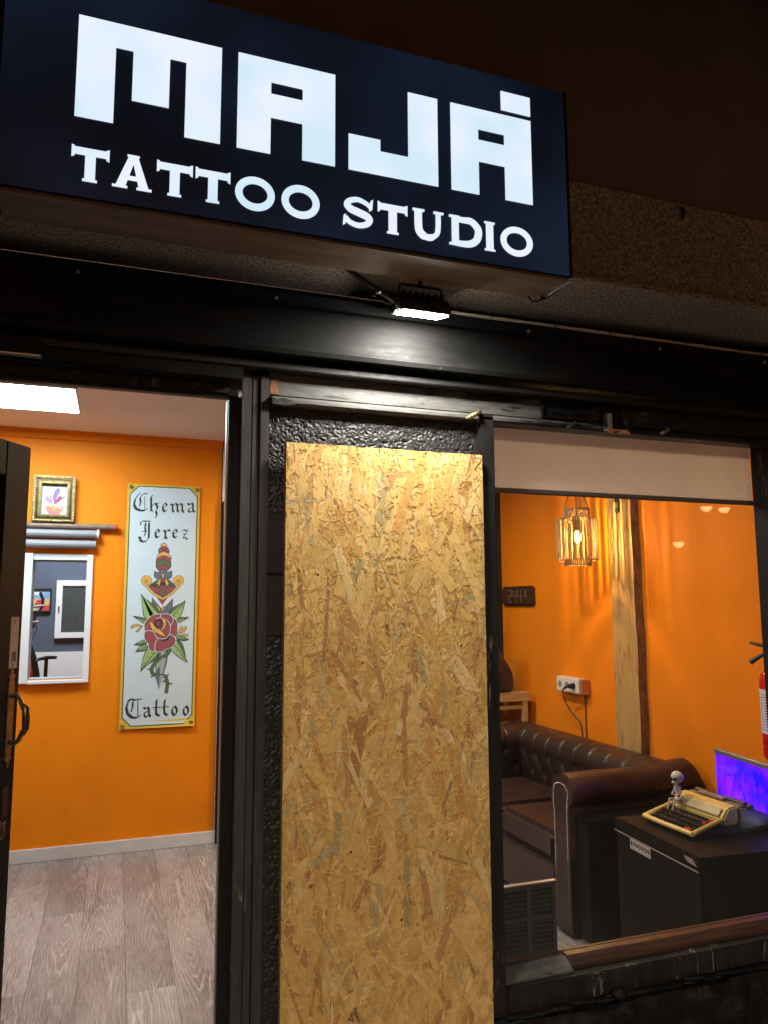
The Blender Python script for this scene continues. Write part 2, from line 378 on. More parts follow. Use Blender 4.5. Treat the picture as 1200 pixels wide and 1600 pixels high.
M['dark'] = simple('hollow_black', (.004, .004, .004), .7, 0, .2, 20, 0)
M['stickerwhite'] = simple('printed_white', (.68, .68, .66), .4, 0, .03, 30, .0)
M['copper'] = simple('copper_cover', (.5, .2, .12), .4, .3, .1, 40, .05)

def smallbox(name, parent, mat, *a, bevel=.001, **k): return obj(name, MB().box(*a), mat, parent, bevel, **k)

# ================================================================== THE SETTING
obj('pavement', MB().box(-60, 60, -3.2, .1, -.2, -.004), M['paving'], kind='structure', smooth=False)
obj('kerb', MB().box(-60, 60, -3.35, -3.203, -.3, -.002), simple('kerb_stone', (.3, .29, .27), .8), kind='structure')
obj('road', MB().box(-200, 200, -200, -3.352, -.4, -.13), simple('dark_asphalt', (.045, .045, .047), .85, 0, .2, 12, .4), kind='structure', smooth=False)
# upper facade, granite beam
obj('facade_wall', MB().box(-3, 5, -.245, .3, 2.592, 6), M['plaster'], kind='structure', smooth=False)
g = MB()
g.prism([(-.25, 2.592), (-.25, 2.352), (-.262, 2.346), (-.262, 2.333), (-.25, 2.33), (.019, 2.33), (.019, 2.592)], 'yz', -3, 5)
obj('granite_lintel', g, M['granite'], None, .002, label='speckled brown granite lintel beam behind and below the lit shop sign', cat='lintel')
b = MB().box(-3, 5, .02, .1, 2.13, 2.33); obj('lintel_backing', b, M['blackdull'], kind='structure', smooth=False)
# small hole and mark in the wall above
m1 = MB(); m1.tube([(1.355, -.256, 2.578), (1.359, -.262, 2.563), (1.362, -.256, 2.545)], [.003, .006, .003])
obj('wall_hook', m1, M['blackdull'], label='small dark hook stub high on the granite right of the sign', cat='hook')

obj('blocker', MB().box(-9, 11, -2.5, -.246, 3.33, 3.6), M['plaster'], label='brown painted balcony slab added unseen above the sign to shade the wall', cat='blocker')  # slab added out of view; its shadow keeps the upper wall dark
# room shell
obj('ceiling', MB().box(-2.4, 2.95, .12, 3.6, 2.69, 2.79), M['white'], kind='structure', smooth=False)
obj('room_wall_left', MB().box(-2.4, -2.3, .12, 3.53, 0, 2.69), M['orange'], kind='structure', smooth=False)
obj('room_wall_right', MB().box(2.85, 2.95, .12, 3.53, 0, 2.69), M['orange'], kind='structure', smooth=False)
# back wall with the pass-through opening
b = MB()
for a in ((-2.4, -.505, 0, 2.69), (-.505, -.17, 0, 1.09), (-.505, -.17, 1.872, 2.69), (-.17, .672, 0, 2.69)):
    b.box(a[0], a[1], 3.53, 3.66, a[2], a[3])
obj('room_wall_back', b, M['orange'], kind='structure', smooth=False)
obj('cornice', MB().prism([(3.53, 2.69), (3.53, 2.63), (3.515, 2.635), (3.505, 2.66), (3.495, 2.69)], 'yz', -2.3, .672), M['orange'], kind='structure')
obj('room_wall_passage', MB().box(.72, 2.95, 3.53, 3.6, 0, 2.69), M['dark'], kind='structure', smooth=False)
obj('floor_slab', MB().box(-2.4, 2.95, .1, 3.7, -.2, -.012), M['blackdull'], kind='structure', smooth=False)
fl = empty('floor', (0, 1.8, -.012), None, None, kind='structure')
pm = {}
def plank_mesh(wd, ln):
    k = (round(wd, 3), round(ln, 3))
    if k not in pm: pm[k] = make_mesh('plank', MB().box(-wd/2, wd/2, -ln/2, ln/2, 0, .012), M['laminate'], .0004, 1)
    return pm[k]
x = -2.4; ci = 0
while x < 2.85:
    y = .1-(ci*.47 % 1.28)
    while y < 3.53:
        y0, y1 = max(y, .1), min(y+1.28, 3.53)
        if y1-y0 > .02: inst('plank', plank_mesh(.1917, y1-y0-.0008), (x+.096, (y0+y1)/2, -.012), fl)
        y += 1.28
    x += .1925; ci += 1
# rooms behind
b = MB().box(-2.4, 1.0, 5.5, 5.6, 1.155, 2.69); obj('back_room_wall_upper', b, M['blue'], kind='structure', smooth=False)
obj('back_room_wall_lower', MB().box(-2.4, 1.0, 5.49, 5.6, -.1, 1.155), M['whiteframe'], kind='structure', smooth=False)
obj('back_room_sides', MB().box(-2.5, -2.4, 3.66, 5.6, -.1, 2.8).box(1.0, 1.1, 3.66, 5.6, -.1, 2.8), M['blue'], kind='structure', smooth=False)
obj('back_room_ceiling', MB().box(-2.4, 1, 3.66, 5.5, 2.69, 2.75), M['white'], kind='structure', smooth=False)
obj('back_room_floor', MB().box(-2.4, 1, 3.66, 5.5, -.1, 0), M['laminate'], kind='structure', smooth=False)
obj('white_partition', MB().box(.68, .735, 3.5, 3.6, 2.262, 2.69), M['white'], kind='structure', smooth=False)
obj('dark_recess', MB().box(.676, .76, 3.49, 3.53, .0, 2.262), M['blackgloss'], kind='structure', smooth=False)
obj('skirting_board', MB().box(-2.3, .69, 3.512, 3.53, 0, .078), M['skirt'], None, .003, kind='structure')

# ---------------------------------------------------------------- shop front
# walls round the openings (black)
b = MB(); b.box(-3, -.72, .0, .12, 0, 2.05); obj('front_wall_left', b, M['blackdull'], kind='structure', smooth=False)
b = MB(); b.box(-3, 5, .1, .3, 2.12, 2.33); obj('front_wall_top', b, M['blackdull'], kind='structure', smooth=False)
b = MB(); b.box(1.95, 5, .0, .12, 0, 2.1); obj('front_wall_right', b, M['blackdull'], kind='structure', smooth=False)
# rubble wall under the window, displaced
def rub(u, v):
    X = .90+u*2.44; Z = v*.572
    p = Vector((X*5, 3.1, Z*6)); h = noise.fractal(p, 1, 2, 5)*.03+noise.noise(p*3.5)*.008
    c = noise.voronoi(Vector((X*7, 1, Z*9)))[0]; h += min(.03, (c[1]-c[0])*.05)
    return (X, -.055-h*1.0*(1 if v < .97 else .3), Z)
b = MB(); b.grid(rub, 220, 60); b.box(.90, 3.35, -.03, .12, 0, .565)
obj('rubble_wall', b, M['rubble'], None, label='rough black painted stone wall below the shop window', cat='wall', ang=60)

# stucco panel between door and window: displaced sheets over a solid core
st = empty('stucco_wall', (.6, 0, 0), 'rough black stucco wall panel behind the chipboard sheet', 'wall')
obj('core', MB().box(.285, .905, .004, .1, 0, 2.1), M['blackdull'], st, smooth=False)
def stucco_fn(x0, x1, z0, z1):
    def fn(u, v):
        X = x0+u*(x1-x0); Z = z0+v*(z1-z0); p = Vector((X*125, 0, Z*125+X*20))
        q = p+Vector((noise.noise(p*.5), 0, noise.noise(p*.5+Vector((9, 9, 9)))))*1.6
        r = noise.noise(q*.9); h = (1-abs(r)*2.2)*.0035+noise.noise(p*2.2)*.0012+noise.noise(p*.12)*.002
        return (X, -.004-max(-.002, h), Z)
    return fn
b = MB(); b.grid(stucco_fn(.325, .869, 1.9, 2.06), 260, 76); b.grid(stucco_fn(.325, .395, 1.765, 1.9), 34, 66); b.grid(stucco_fn(.325, .395, 0, 1.478), 30, 560)
obj('stucco_coat', b, M['stucco'], st, ang=180)
for z0, z1 in ((1.479, 1.619), (1.622, 1.764)):
    obj('smooth_block', MB().box(.326, .395, -.01, .004, z0, z1), M['blackdull'], st, .003)

# door post of three boards
dp = empty('door_post', (.29, 0, 0), 'black painted wooden post of narrow boards right of the doorway', 'post')
for x0, x1, y in ((.262, .2855, -.022), (.2875, .3035, -.019), (.3055, .327, -.024)):
    obj('board', MB().box(x0, x1, y, .03, 0, 2.088), M['post'], dp, .0016)
# door frame
df = empty('door_frame', (-.2, 0, 0), 'black wooden door frame round the open doorway', 'door frame')
obj('jamb', MB().box(.236, .2615, 0, .03, 0, 2.04), M['blackgloss'], df, .002)
obj('jamb', MB().box(-.72, -.66, 0, .11, 0, 2.04), M['blackgloss'], df, .002)
obj('edge_strip', MB().box(.2335, .2365, .018, .03, 0, 2.03), M['alu'], df, .0005)
obj('header', MB().box(-.72, .2615, -.045, .05, 2.066, 2.1), M['fascia'], df, .003)
obj('header_strip', MB().box(-.66, .236, -.012, .02, 2.040, 2.0655), M['black'], df, .002)
obj('head_stop', MB().box(-.66, .236, -.006, .016, 2.032, 2.0395), M['blackgloss'], df, .001)
# fascia board
fa = empty('fascia_board', (.8, -.04, 2.13), 'wide black painted fascia board above door and window', 'fascia')
obj('face_panel', MB().prism([(-.06, 2.285), (-.072, 2.28), (-.074, 2.16), (-.082, 2.14), (-.078, 2.13), (.018, 2.13), (.018, 2.285)], 'yz', -3, 5), M['fascia'], fa)
obj('lower_lip', MB().box(-3, 5, -.05, .1, 2.1, 2.117), M['blackdull'], fa, .002)
scm = make_mesh('screw', MB().cyl((0, -.0015, 0), (0, .001, 0), .0042, n=12), M['alu'])
for x_ in (-.1, .33, .62, 1.0, 1.42, 1.8): inst('screw', scm, (x_, -.0742, 2.262), fa)
# lock keeper plate over the door
lk = empty('lock_keeper_plate', (-.205, -.05, 2.073), 'painted over steel keeper plate fixed above the doorway', 'lock plate')
obj('plate', MB().box(-.245, -.166, -.06, -.046, 2.075, 2.114), M['fascia'], lk, .002)
obj('worn_edge', MB().box(-.245, -.166, -.064, -.045, 2.071, 2.0745), M['alu'], lk, .0008)
obj('screw', MB().cyl((-.192, -.063, 2.096), (-.192, -.059, 2.096), .007), M['fascia'], lk, .001)
# shutter rail
ra = empty('shutter_rail', (1.1, -.01, 2.03), 'worn grey metal shutter rail with chipped black paint above the window', 'rail')
obj('upper_band', MB().box(.328, 2.3, -.018, .1, 2.044, 2.0995), M['rail'], ra, .0015)
obj('lower_bead', MB().prism([(-.03, 2.038), (-.034, 2.033), (-.034, 2.026), (-.028, 2.021), (.02, 2.021), (.02, 2.041), (-.024, 2.041)], 'yz', .33, 2.3), M['rail'], ra)
obj('rust_patch', MB().box(.3285, .349, -.0205, -.0175, 2.046, 2.084), M['rust'], ra, .001)
b = MB(); b.prism([(.331, 2.019), (.37, 2.018), (.392, 2.024), (.372, 2.031), (.356, 2.036), (.342, 2.03), (.33, 2.037)], 'xz', -.037, -.033); obj('flaking_paint', b, M['stucco'], ra)
def bent_nail(nm, x, z, lab, cat, s=1, mat='brass'):
    b = MB(); b.tube([(x-.018*s, -.036, z-.009*s), (x-.006*s, -.046, z-.003*s), (x+.008*s, -.048, z+.005*s), (x+.018*s, -.036, z+.012*s)], [.0045*s, .006*s, .0055*s, .007*s]); b.ball((x-.012*s, -.044, z-.007*s), .0075*s)
    obj(nm, b, M[mat], label=lab, cat=cat)
bent_nail('bent_bolt', .852, 2.032, 'bent old bolt sticking out of the shutter rail above the chipboard corner', 'bolt')
bent_nail('bolt_stub', 1.145, 2.028, 'lumpy black painted bolt stub on the rail below the embossed plate', 'bolt', .8, 'stucco')
bent_nail('screw_pin', 1.452, 2.034, 'small brass pin sticking from the black rail near the right', 'pin', .75)
# embossed maker's plate
pl = empty('makers_plate', (1.147, -.02, 2.052), 'black painted embossed metal plate on the shutter rail', 'plate')
obj('plate', MB().box(1.064, 1.232, -.0235, -.0185, 2.05, 2.0985), M['fascia'], pl, .001)
b = MB(); b.box(1.062, 1.068, -.028, -.02, 2.048, 2.1).box(1.228, 1.234, -.028, -.02, 2.048, 2.1).box(1.068, 1.228, -.028, -.02, 2.048, 2.052); obj('rim', b, M['fascia'], pl, .001)
def text_mesh(txt, size, ext=.0005):
    cu_ = bpy.data.curves.new('t', 'FONT'); cu_.body = txt; cu_.size = size; cu_.extrude = ext; cu_.align_x = 'CENTER'; cu_.resolution_u = 3
    o = bpy.data.objects.new('t', cu_); col.objects.link(o); dg = bpy.context.evaluated_depsgraph_get(); dg.update()
    me = bpy.data.meshes.new_from_object(o.evaluated_get(dg)); bpy.data.objects.remove(o); return me
def text_obj(name, txt, size, mat, parent, mtx, ext=.0005):
    me = text_mesh(txt, size, ext); me.transform(mtx); me.transform(Matrix.Translation(-ORG[parent.name])); me.materials.clear(); me.materials.append(mat)
    o = bpy.data.objects.new(name, me); col.objects.link(o); o.parent = parent; return o
XZ = Matrix.Rotation(rad(90), 4, 'X')
text_obj('embossed_lettering', 'MARAÑON', .026, M['fascia'], pl, Matrix.Translation((1.148, -.0245, 2.078))@XZ@Matrix.Diagonal((1.15, .75, 1, 1)), .0015)
text_obj('embossed_lettering', '1035  17625', .020, M['fascia'], pl, Matrix.Translation((1.148, -.0245, 2.058))@XZ@Matrix.Diagonal((1.2, .75, 1, 1)), .0015)
# shiny latch bracket
lt = empty('latch_bracket', (1.285, -.04, 2.02), 'bright steel latch bracket hanging from the shutter rail', 'bracket')
obj('side_plate', MB().box(1.247, 1.262, -.06, -.036, 2.022, 2.066), M['chrome'], lt, .0015)
b = MB(); b.prism([(1.235, -.068), (1.3, -.074), (1.335, -.04), (1.27, -.034)], 'xy', 2.016, 2.0195); obj('base_plate', b, M['copper'], lt, .0008)
obj('keyhole', MB().cyl((1.275, -.056, 2.0145), (1.275, -.056, 2.0158), .009, n=14), M['dark'], lt)
b = MB(); b.prism([(1.264, 2.0205), (1.33, 2.0205), (1.345, 2.05), (1.335, 2.066), (1.264, 2.066)], 'xz', -.052, -.036); obj('body', b, M['blackgloss'], lt, .002)
obj('rivet', MB().cyl((1.31, -.056, 2.046), (1.31, -.051, 2.046), .008, n=14), M['bronze'], lt, .001)

# window frame, glass, sill
wf = empty('window_frame', (1.4, 0, .575), 'black wooden frame of the big shop window', 'window')
obj('left_stile', MB().box(.8695, .914, -.034, .03, 0, 2.04), M['black'], wf, .003)
obj('right_stile', MB().box(1.868, 1.952, -.03, .07, .0, 2.04), M['black'], wf, .003)
obj('bottom_rail', MB().box(.9155, 1.867, -.03, .03, .58, .636), M['black'], wf, .003)
b = MB(); b.prism([(.0, .6365), (.0, .646), (.02, .664), (.045, .664), (.045, .6365)], 'yz', 1.115, 1.867); obj('sill_bead', b, M['sillwood'], wf, .0015)
b = MB(); b.prism([(-.012, .6365), (-.012, .642), (.02, .66), (.045, .66), (.045, .6365)], 'yz', .9155, 1.1145); obj('sill_bead', b, M['rail'], wf, .0015)
obj('inner_sill', MB().box(.9155, 1.867, .046, .058, .6, .664), M['sillwood'], wf, .002)
obj('pane', MB().box(.9155, 1.867, .0335, .0395, .66, 2.06), M['glass'], wf, smooth=False)
b = MB(); 
lump = random.Random(3); pts = []
xx = .88
while xx < 3.0:
    b.ball((xx, -.04+lump.uniform(-.006, .004), .577+lump.uniform(-.004, .004)), lump.uniform(.02, .07), .010, lump.uniform(.0025, .006), 10, 6); xx += lump.uniform(.02, .05)
obj('paint_drip_edge', b, M['rubble'], wf, ang=60)
obj('window_knob', MB().ball((1.22, -.047, .585), .022, .016, .014), M['rubble'], wf)
# vent grille behind the glass
vg = empty('vent_grille', (1.03, .06, .66), 'black louvred vent grille in the lower left corner of the window', 'vent')
b = MB(); b.box(.9155, 1.11, .056, .064, .6625, .672).box(.9155, 1.11, .056, .064, .822, .833).box(1.1, 1.111, .055, .065, .6625, .834).box(1.024, 1.038, .056, .064, .672, .822).box(.9155, 1.1, .0562, .0638, .744, .754)
obj('frame', b, M['plastic'], vg, .001)
obj('top_edge', MB().box(.9155, 1.111, .052, .066, .834, .8365), M['alu'], vg, .0006)
sm_ = make_mesh('slat', MB().obox((0, 0, 0), (1, 0, 0), (0, .75, -.66), (0, .66, .75), .03, .006, .0008), M['dark'])
for cx, sx in ((.975, 1.55), (1.069, 1.02)):
    for z0 in (.679, .761):
        for k in range(6):
            o = inst('slat', sm_, (cx, .06, z0+k*.0112), vg); o.scale = (sx, 1, 1)
obj('added_dark_backing', MB().box(.9155, 1.11, .07, .073, .664, .832), M['dark'], vg)  # dark sheet added so the gaps between the slats stay black
# roller blind
rb = empty('roller_blind', (1.42, .09, 1.86), 'beige roller blind pulled a little way down behind the window glass', 'blind')
b = MB(); b.grid(lambda u, v: (.918+u*.969, .09+.0015*math.sin(u*37), 1.868+v*.19), 60, 8)
me_ = obj('cloth', b, M['blind'], rb)
obj('bottom_bar', MB().box(.916, 1.89, .083, .097, 1.856, 1.87), M['blindbar'], rb, .003)
obj('roller_tube', MB().cyl((.918, .105, 2.075), (1.89, .105, 2.075), .02), M['blindbar'], rb)

# ---------------------------------------------------------------- chipboard (OSB) sheet
ob = empty('chipboard_sheet', (.615, -.04, .08), 'golden chipboard sheet of pressed wood strands covering the panel beside the window', 'board')
BX0, BX1, BZ0, BZ1, BY = .3625, .868, .08, 1.927, -.05
obj('core', MB().box(BX0, BX1, BY+.001, BY+.018, BZ0, BZ1), M['osbcore'], ob, smooth=False)
obj('batten', MB().box(.4, .44, BY+.019, -.006, .1, 1.9).box(.78, .83, BY+.019, -.006, .1, 1.9), M['osbcore'], ob, smooth=False)
TONES = [((.66, .43, .135), 40), ((.70, .475, .175), 26), ((.60, .38, .11), 24), ((.74, .54, .24), 9), ((.58, .31, .08), 8), ((.44, .23, .065), 3), ((.42, .33, .15), 2), ((.54, .41, .19), 4), ((.44, .23, .075), 2), ((.24, .14, .06), 1), ((.72, .56, .29), 1)]
TL = [t for t, w_ in TONES for _ in range(w_)]
R = random.Random(11)
def strand_poly(L, W):
    n = 5; top = []; bot = []
    sk = R.uniform(-.5, .5)*W
    tp = R.choice((0, 0, 0, 1))
    for i in range(n+1):
        t = i/n; x = (t-.5)*L; k = 1-(tp*.75*t)
        top.append((x+(sk if i in (0, n) else 0)+R.uniform(-.03, .03)*L*(i in (0, n)), W/2*k*R.uniform(.82, 1.08)))
        bot.append((x-(sk if i in (0, n) else 0)+R.uniform(-.03, .03)*L*(i in (0, n)), -W/2*k*R.uniform(.82, 1.08)))
    return top, bot
def strand(mb, cx, cz, L, W, a, h, tone, tx=0, tz=0, curl=0, th=.0009):
    top, bot = strand_poly(L, W); n = len(top); ca, sa = math.cos(a), math.sin(a)
    v = []; uv = []; o1, o2 = R.uniform(0, 50), R.uniform(0, 50)
    for row in (top, bot):
        for (x, y) in row:
            X = cx+x*ca-y*sa; Z = cz+x*sa+y*ca
            X = min(max(X, BX0), BX1); Z = min(max(Z, BZ0), BZ1)
            hh = h+x*tx+y*tz+curl*(x/L)**2
            v.append((X, BY-max(.0002, hh), Z)); uv.append((y+o1, x+o2))
    v2 = [(p[0], p[1]+th, p[2]) for p in v]
    f = [(i, i+1, n+i+1, n+i) for i in range(n-1)]
    f += [(i, 2*n+i, 2*n+i+1, i+1) for i in range(n-1)]+[(n+i, n+i+1, 3*n+i+1, 3*n+i) for i in range(n-1)]
    f += [(0, n, 3*n, 2*n), (n-1, 3*n-1, 4*n-1, 2*n-1)]
    j = R.uniform(.88, 1.1); c = (tone[0]*j, tone[1]*j, tone[2]*j, 1)
    mb.add(v+v2, f, c, uv+uv)
def rangle():
    if R.random() < .12: return R.uniform(0, math.pi)
    return math.pi/2+R.gauss(0, .38)
b = MB()
for i in range(4600):
    L = R.uniform(.06, .19); W = R.uniform(.006, .034)*R.uniform(.5, 1)
    strand(b, R.uniform(BX0-.01, BX1+.01), R.uniform(BZ0, BZ1), L, W, rangle(), R.uniform(.0004, .0026), R.choice(TL), R.uniform(-.012, .012), R.uniform(-.04, .04))
for i in range(10000):
    L = R.uniform(.006, .028); W = R.uniform(.0006, .0022)
    strand(b, R.uniform(BX0, BX1), R.uniform(BZ0, BZ1), L, W, R.uniform(0, math.pi), R.uniform(.002, .0034), R.choice(TL), R.uniform(-.05, .05), 0, R.uniform(-.002, .006))
obj('pressed_strands', b, M['osb'], ob, ang=30, normals=False, kind='stuff')
for i in range(280):
    mb = MB()
    L = R.uniform(.07, .19); W = R.uniform(.007, .032); t = R.choice(TL)
    if i % 5 == 0: t = R.choice([(.46, .27, .10), (.42, .34, .17), (.38, .21, .08), (.48, .27, .09)]); W *= .6
    strand(mb, R.uniform(BX0+.01, BX1-.01), R.uniform(.55, BZ1-.02), L, W, rangle(), R.uniform(.0024, .0032), t, R.uniform(-.006, .006), R.uniform(-.02, .02))
    obj('strand', mb, M['osb'], ob, ang=30, normals=False)
b = MB()
for (x, z) in ((.52, 1.0), (.44, 1.62), (.8, 1.45), (.64, .84)): b.cyl((x, BY-.0032, z), (x, BY-.0026, z), .0028, n=10)
obj('nail_head', b, M['dark'], ob)

# ---------------------------------------------------------------- illuminated sign
SY = -.135; ST = -.0085
sg = empty('shop_sign', (.42, -.07, 2.395), 'large black lightbox sign with white lit letters above the door', 'sign')
obj('box', MB().box(-.27, 1.097, SY+.004, .002, 2.4, 2.926), M['blackgloss'], sg, .002)
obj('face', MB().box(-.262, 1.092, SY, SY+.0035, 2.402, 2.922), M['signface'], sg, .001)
obj('bottom_board', MB().box(-.26, 1.09, SY+.006, .001, 2.392, 2.3995), M['underboard'], sg, .001)
for a_, c_ in ((-.272, -.2635), (1.0935, 1.1)): obj('corner_trim', MB().box(a_, c_, SY-.001, SY+.004, 2.4, 2.926), M['blackgloss'], sg, .0008)
b = MB(); b.tube([(-.2615, SY-.0015, 2.53), (-.2605, SY-.002, 2.41), (-.268, SY-.0015, 2.399)], .0012, 6); obj('edge_wire', b, M['alu'], sg)
b = MB(); b.prism([(1.0935, SY-.001), (1.098, SY+.002), (1.094, -.02), (1.08, .008), (1.07, .004), (1.086, -.03)], 'xy', 2.386, 2.391); obj('peeling_strip', b, M['chrome'], sg, .0005)
b = MB(); b.tube([(1.04, -.012, 2.388), (1.055, -.006, 2.378), (1.07, -.01, 2.380), (1.08, -.025, 2.388)], .003, 8); obj('loose_wire', b, M['blackgloss'], sg)
obj('screw', MB().cyl((1.072, SY-.0015, 2.905), (1.072, SY, 2.905), .003, n=10), M['alu'], sg)
def letter(polys, name='letter'):
    mb = MB()
    for i, p in enumerate(polys): mb.prism(p, 'xz', SY-.0022-i*.00004, SY-.0002)
    obj(name, mb, M['signletter'], sg)
T, B_ = 2.813, 2.579
letter([[(-.118, B_), (-.041, B_), (-.041, T), (-.118, T)], [(-.041, 2.756), (-.005, 2.756), (-.005, T), (-.041, T)], [(-.005, 2.64), (.0725, 2.64), (.0725, T), (-.005, T)], [(.0725, 2.758), (.1075, 2.758), (.1075, T), (.0725, T)], [(.1075, B_), (.185, B_), (.185, T), (.1075, T)]])
def big_a(x0):
    x1, x2, x3 = x0+.0765, x0+.1515, x0+.2305
    letter([[(x0, B_), (x1, B_), (x1, T), (x0, T)], [(x1, 2.757), (x2, 2.757), (x2, T), (x1, T)], [(x1, 2.669), (x2, 2.669), (x2, 2.728), (x1, 2.728)], [(x2, B_), (x3, B_), (x3, T), (x2, T)]])
big_a(.2225)
letter([[(.487, B_), (.64, B_), (.64, 2.6405), (.567, 2.6405), (.567, 2.67), (.487, 2.67)], [(.64, B_), (.719, B_), (.719, T), (.64, T)]])
big_a(.7555)
letter([[(.9, 2.826), (.986, 2.826), (.986, 2.879), (.9, 2.879)]], 'accent')
def ring(cx, cz, ro, rzo, ri, rzi, n=32, a0=0, a1=2*math.pi):
    ps = []
    for i in range(n):
        t0 = a0+(a1-a0)*i/n; t1 = a0+(a1-a0)*(i+1)/n
        ps.append([(cx+ro*math.cos(t0), cz+rzo*math.sin(t0)), (cx+ro*math.cos(t1), cz+rzo*math.sin(t1)), (cx+ri*math.cos(t1), cz+rzi*math.sin(t1)), (cx+ri*math.cos(t0), cz+rzi*math.sin(t0))])
    return ps
def flat(polys, name='letter'):     # no stacking: pieces that only touch
    mb = MB()
    for p in polys: mb.prism(p, 'xz', SY-.0022, SY-.0002)
    obj(name, mb, M['signletter'], sg)
CB, CT = 2.4365, 2.5135
def serif(x0, x1, z, h=.006): return [(x0, z), (x1, z), (x1, z+h), (x0, z+h)]
def l_T(x0, x1, dz=0):
    xm = (x0+x1)/2; b0, t0 = CB+dz, CT+dz
    letter([[(x0+.003, t0-.019), (x1-.003, t0-.019), (x1-.003, t0-.003), (x0+.003, t0-.003)], [(x0, t0-.026), (x0+.006, t0-.023), (x0+.006, t0-.001), (x0, t0+.001)], [(x1-.006, t0-.023), (x1, t0-.026), (x1, t0+.001), (x1-.006, t0-.001)],
            [(xm-.0105, b0+.002), (xm+.0105, b0+.002), (xm+.0105, t0-.01), (xm-.0105, t0-.01)], serif(xm-.0145, xm+.0145, b0, .005)])
l_T(-.120, -.045); l_T(.052, .128); l_T(.134, .21); l_T(.56, .636, -.002)
letter([[(-.032, CB+.002), (-.012, CB+.002), (.0085, CT-.004), (.0, CT-.001), (-.006, CT-.004)], [(.0165, CB+.002), (.037, CB+.002), (.013, CT-.003), (.0, CT-.003)], [(-.02, 2.456), (.022, 2.456), (.02, 2.4655), (-.017, 2.4655)], serif(-.038, -.007, CB, .005), serif(.0115, .0425, CB, .005), serif(-.009, .016, CT-.004, .004)])
flat(ring(.266, 2.475, .045, .0405, .0285, .0235)); flat(ring(.3715, 2.475, .045, .0405, .0285, .0235)); flat(ring(.936, 2.4705, .0465, .0395, .03, .0235))
def ribbon(pts, ws):
    ps = []; L = []; Rr = []
    for i, p in enumerate(pts):
        a = pts[max(i-1, 0)]; c = pts[min(i+1, len(pts)-1)]; dx, dz = c[0]-a[0], c[1]-a[1]; q = math.hypot(dx, dz)
        nx, nz = -dz/q, dx/q; L.append((p[0]+nx*ws[i]/2, p[1]+nz*ws[i]/2)); Rr.append((p[0]-nx*ws[i]/2, p[1]-nz*ws[i]/2))
    return [[L[i], L[i+1], Rr[i+1], Rr[i]] for i in range(len(pts)-1)]
def spl(ctrl, n=6):
    o = []
    for i in range(len(ctrl)-1):
        p0 = ctrl[max(i-1, 0)]; p1 = ctrl[i]; p2 = ctrl[i+1]; p3 = ctrl[min(i+2, len(ctrl)-1)]
        for k in range(n):
            t = k/n; o.append(tuple(.5*((2*b_)+(-a_+c_)*t+(2*a_-5*b_+4*c_-d_)*t*t+(-a_+3*b_-3*c_+d_)*t**3) for a_, b_, c_, d_ in zip(p0, p1, p2, p3)))
    o.append(tuple(ctrl[-1])); return o
sp = spl([(.541, 2.492), (.53, 2.5), (.51, 2.506), (.49, 2.5), (.483, 2.49), (.492, 2.48), (.511, 2.474), (.532, 2.467), (.539, 2.457), (.531, 2.447), (.511, 2.441), (.49, 2.446), (.479, 2.457)])
sw = [.009+.0085*math.exp(-((i/(len(sp)-1)-.5)/.3)**2) for i in range(len(sp))]
letter(ribbon(sp, sw)[:]+[[(.538, 2.482), (.545, 2.485), (.547, 2.511), (.541, 2.506)], [(.473, 2.437), (.479, 2.441), (.48, 2.463), (.475, 2.462)]])
z0, z1 = 2.4335, 2.5095
u = spl([(.6645, z1-.003), (.6645, 2.475), (.667, 2.455), (.678, 2.444), (.69, 2.441), (.703, 2.444), (.714, 2.455), (.717, 2.475), (.717, z1-.003)])
letter(ribbon(u, [.0195 if i < len(u)*.4 else .0125 if i > len(u)*.6 else .0155 for i in range(len(u))])+[serif(.65, .68, z1-.004, .005), serif(.705, .731, z1-.004, .005)])
dd = spl([(.756, z1-.007), (.785, z1-.007), (.808, 2.502), (.8255, 2.486), (.8265, 2.469), (.82, 2.453), (.805, 2.443), (.785, z0+.006), (.756, z0+.006)])
letter(ribbon(dd, [.012+.007*math.sin(math.pi*i/(len(dd)-1)) for i in range(len(dd))])+[[(.754, z0+.002), (.772, z0+.002), (.772, z1-.002), (.754, z1-.002)], serif(.747, .775, z0, .005), serif(.747, .775, z1-.004, .005)])
letter([[(.849, z0+.002), (.869, z0+.002), (.869, z1-.002), (.849, z1-.002)], serif(.8445, .8735, z0, .005), serif(.8445, .8735, z1-.004, .005)])

SS = 1.381/1.615
sg.scale = (SS, SS, SS); sg.location = (.42*SS, -.369+.065*SS, 1.55+(2.395-1.55)*SS)

# ---------------------------------------------------------------- led floodlight
fd = empty('floodlight', (.65, -.19, 2.21), 'small black floodlight shining down above the chipboard', 'floodlight')
fx0, fx1 = .588, .708
b = MB(); b.prism([(-.226, 2.212), (-.142, 2.233), (-.137, 2.247), (-.15, 2.256), (-.21, 2.25), (-.228, 2.232)], 'yz', fx0, fx1); obj('housing', b, M['blackgloss'], fd, .003)
for k in range(7): obj('cooling_fin', MB().box(fx0+.01+k*.016, fx0+.013+k*.016, -.205, -.152, 2.2565, 2.268), M['blackgloss'], fd, .0004)
b = MB(); b.add([(fx0+.005, -.219, 2.2105), (fx1-.005, -.219, 2.2105), (fx1-.005, -.154, 2.2268), (fx0+.005, -.154, 2.2268)], [(0, 1, 2, 3)])
obj('lamp_lens', b, emis('led_flood_glass', (1, .96, .88), FLOOD_L), fd, normals=False)
b = MB(); b.tube([(fx0+.004, -.185, 2.24), (fx0+.008, -.185, 2.285), (fx0+.012, -.185, 2.289), (fx1-.012, -.185, 2.289), (fx1-.008, -.185, 2.285), (fx1-.004, -.185, 2.24)], .0033, 8); obj('bracket', b, M['plastic'], fd)
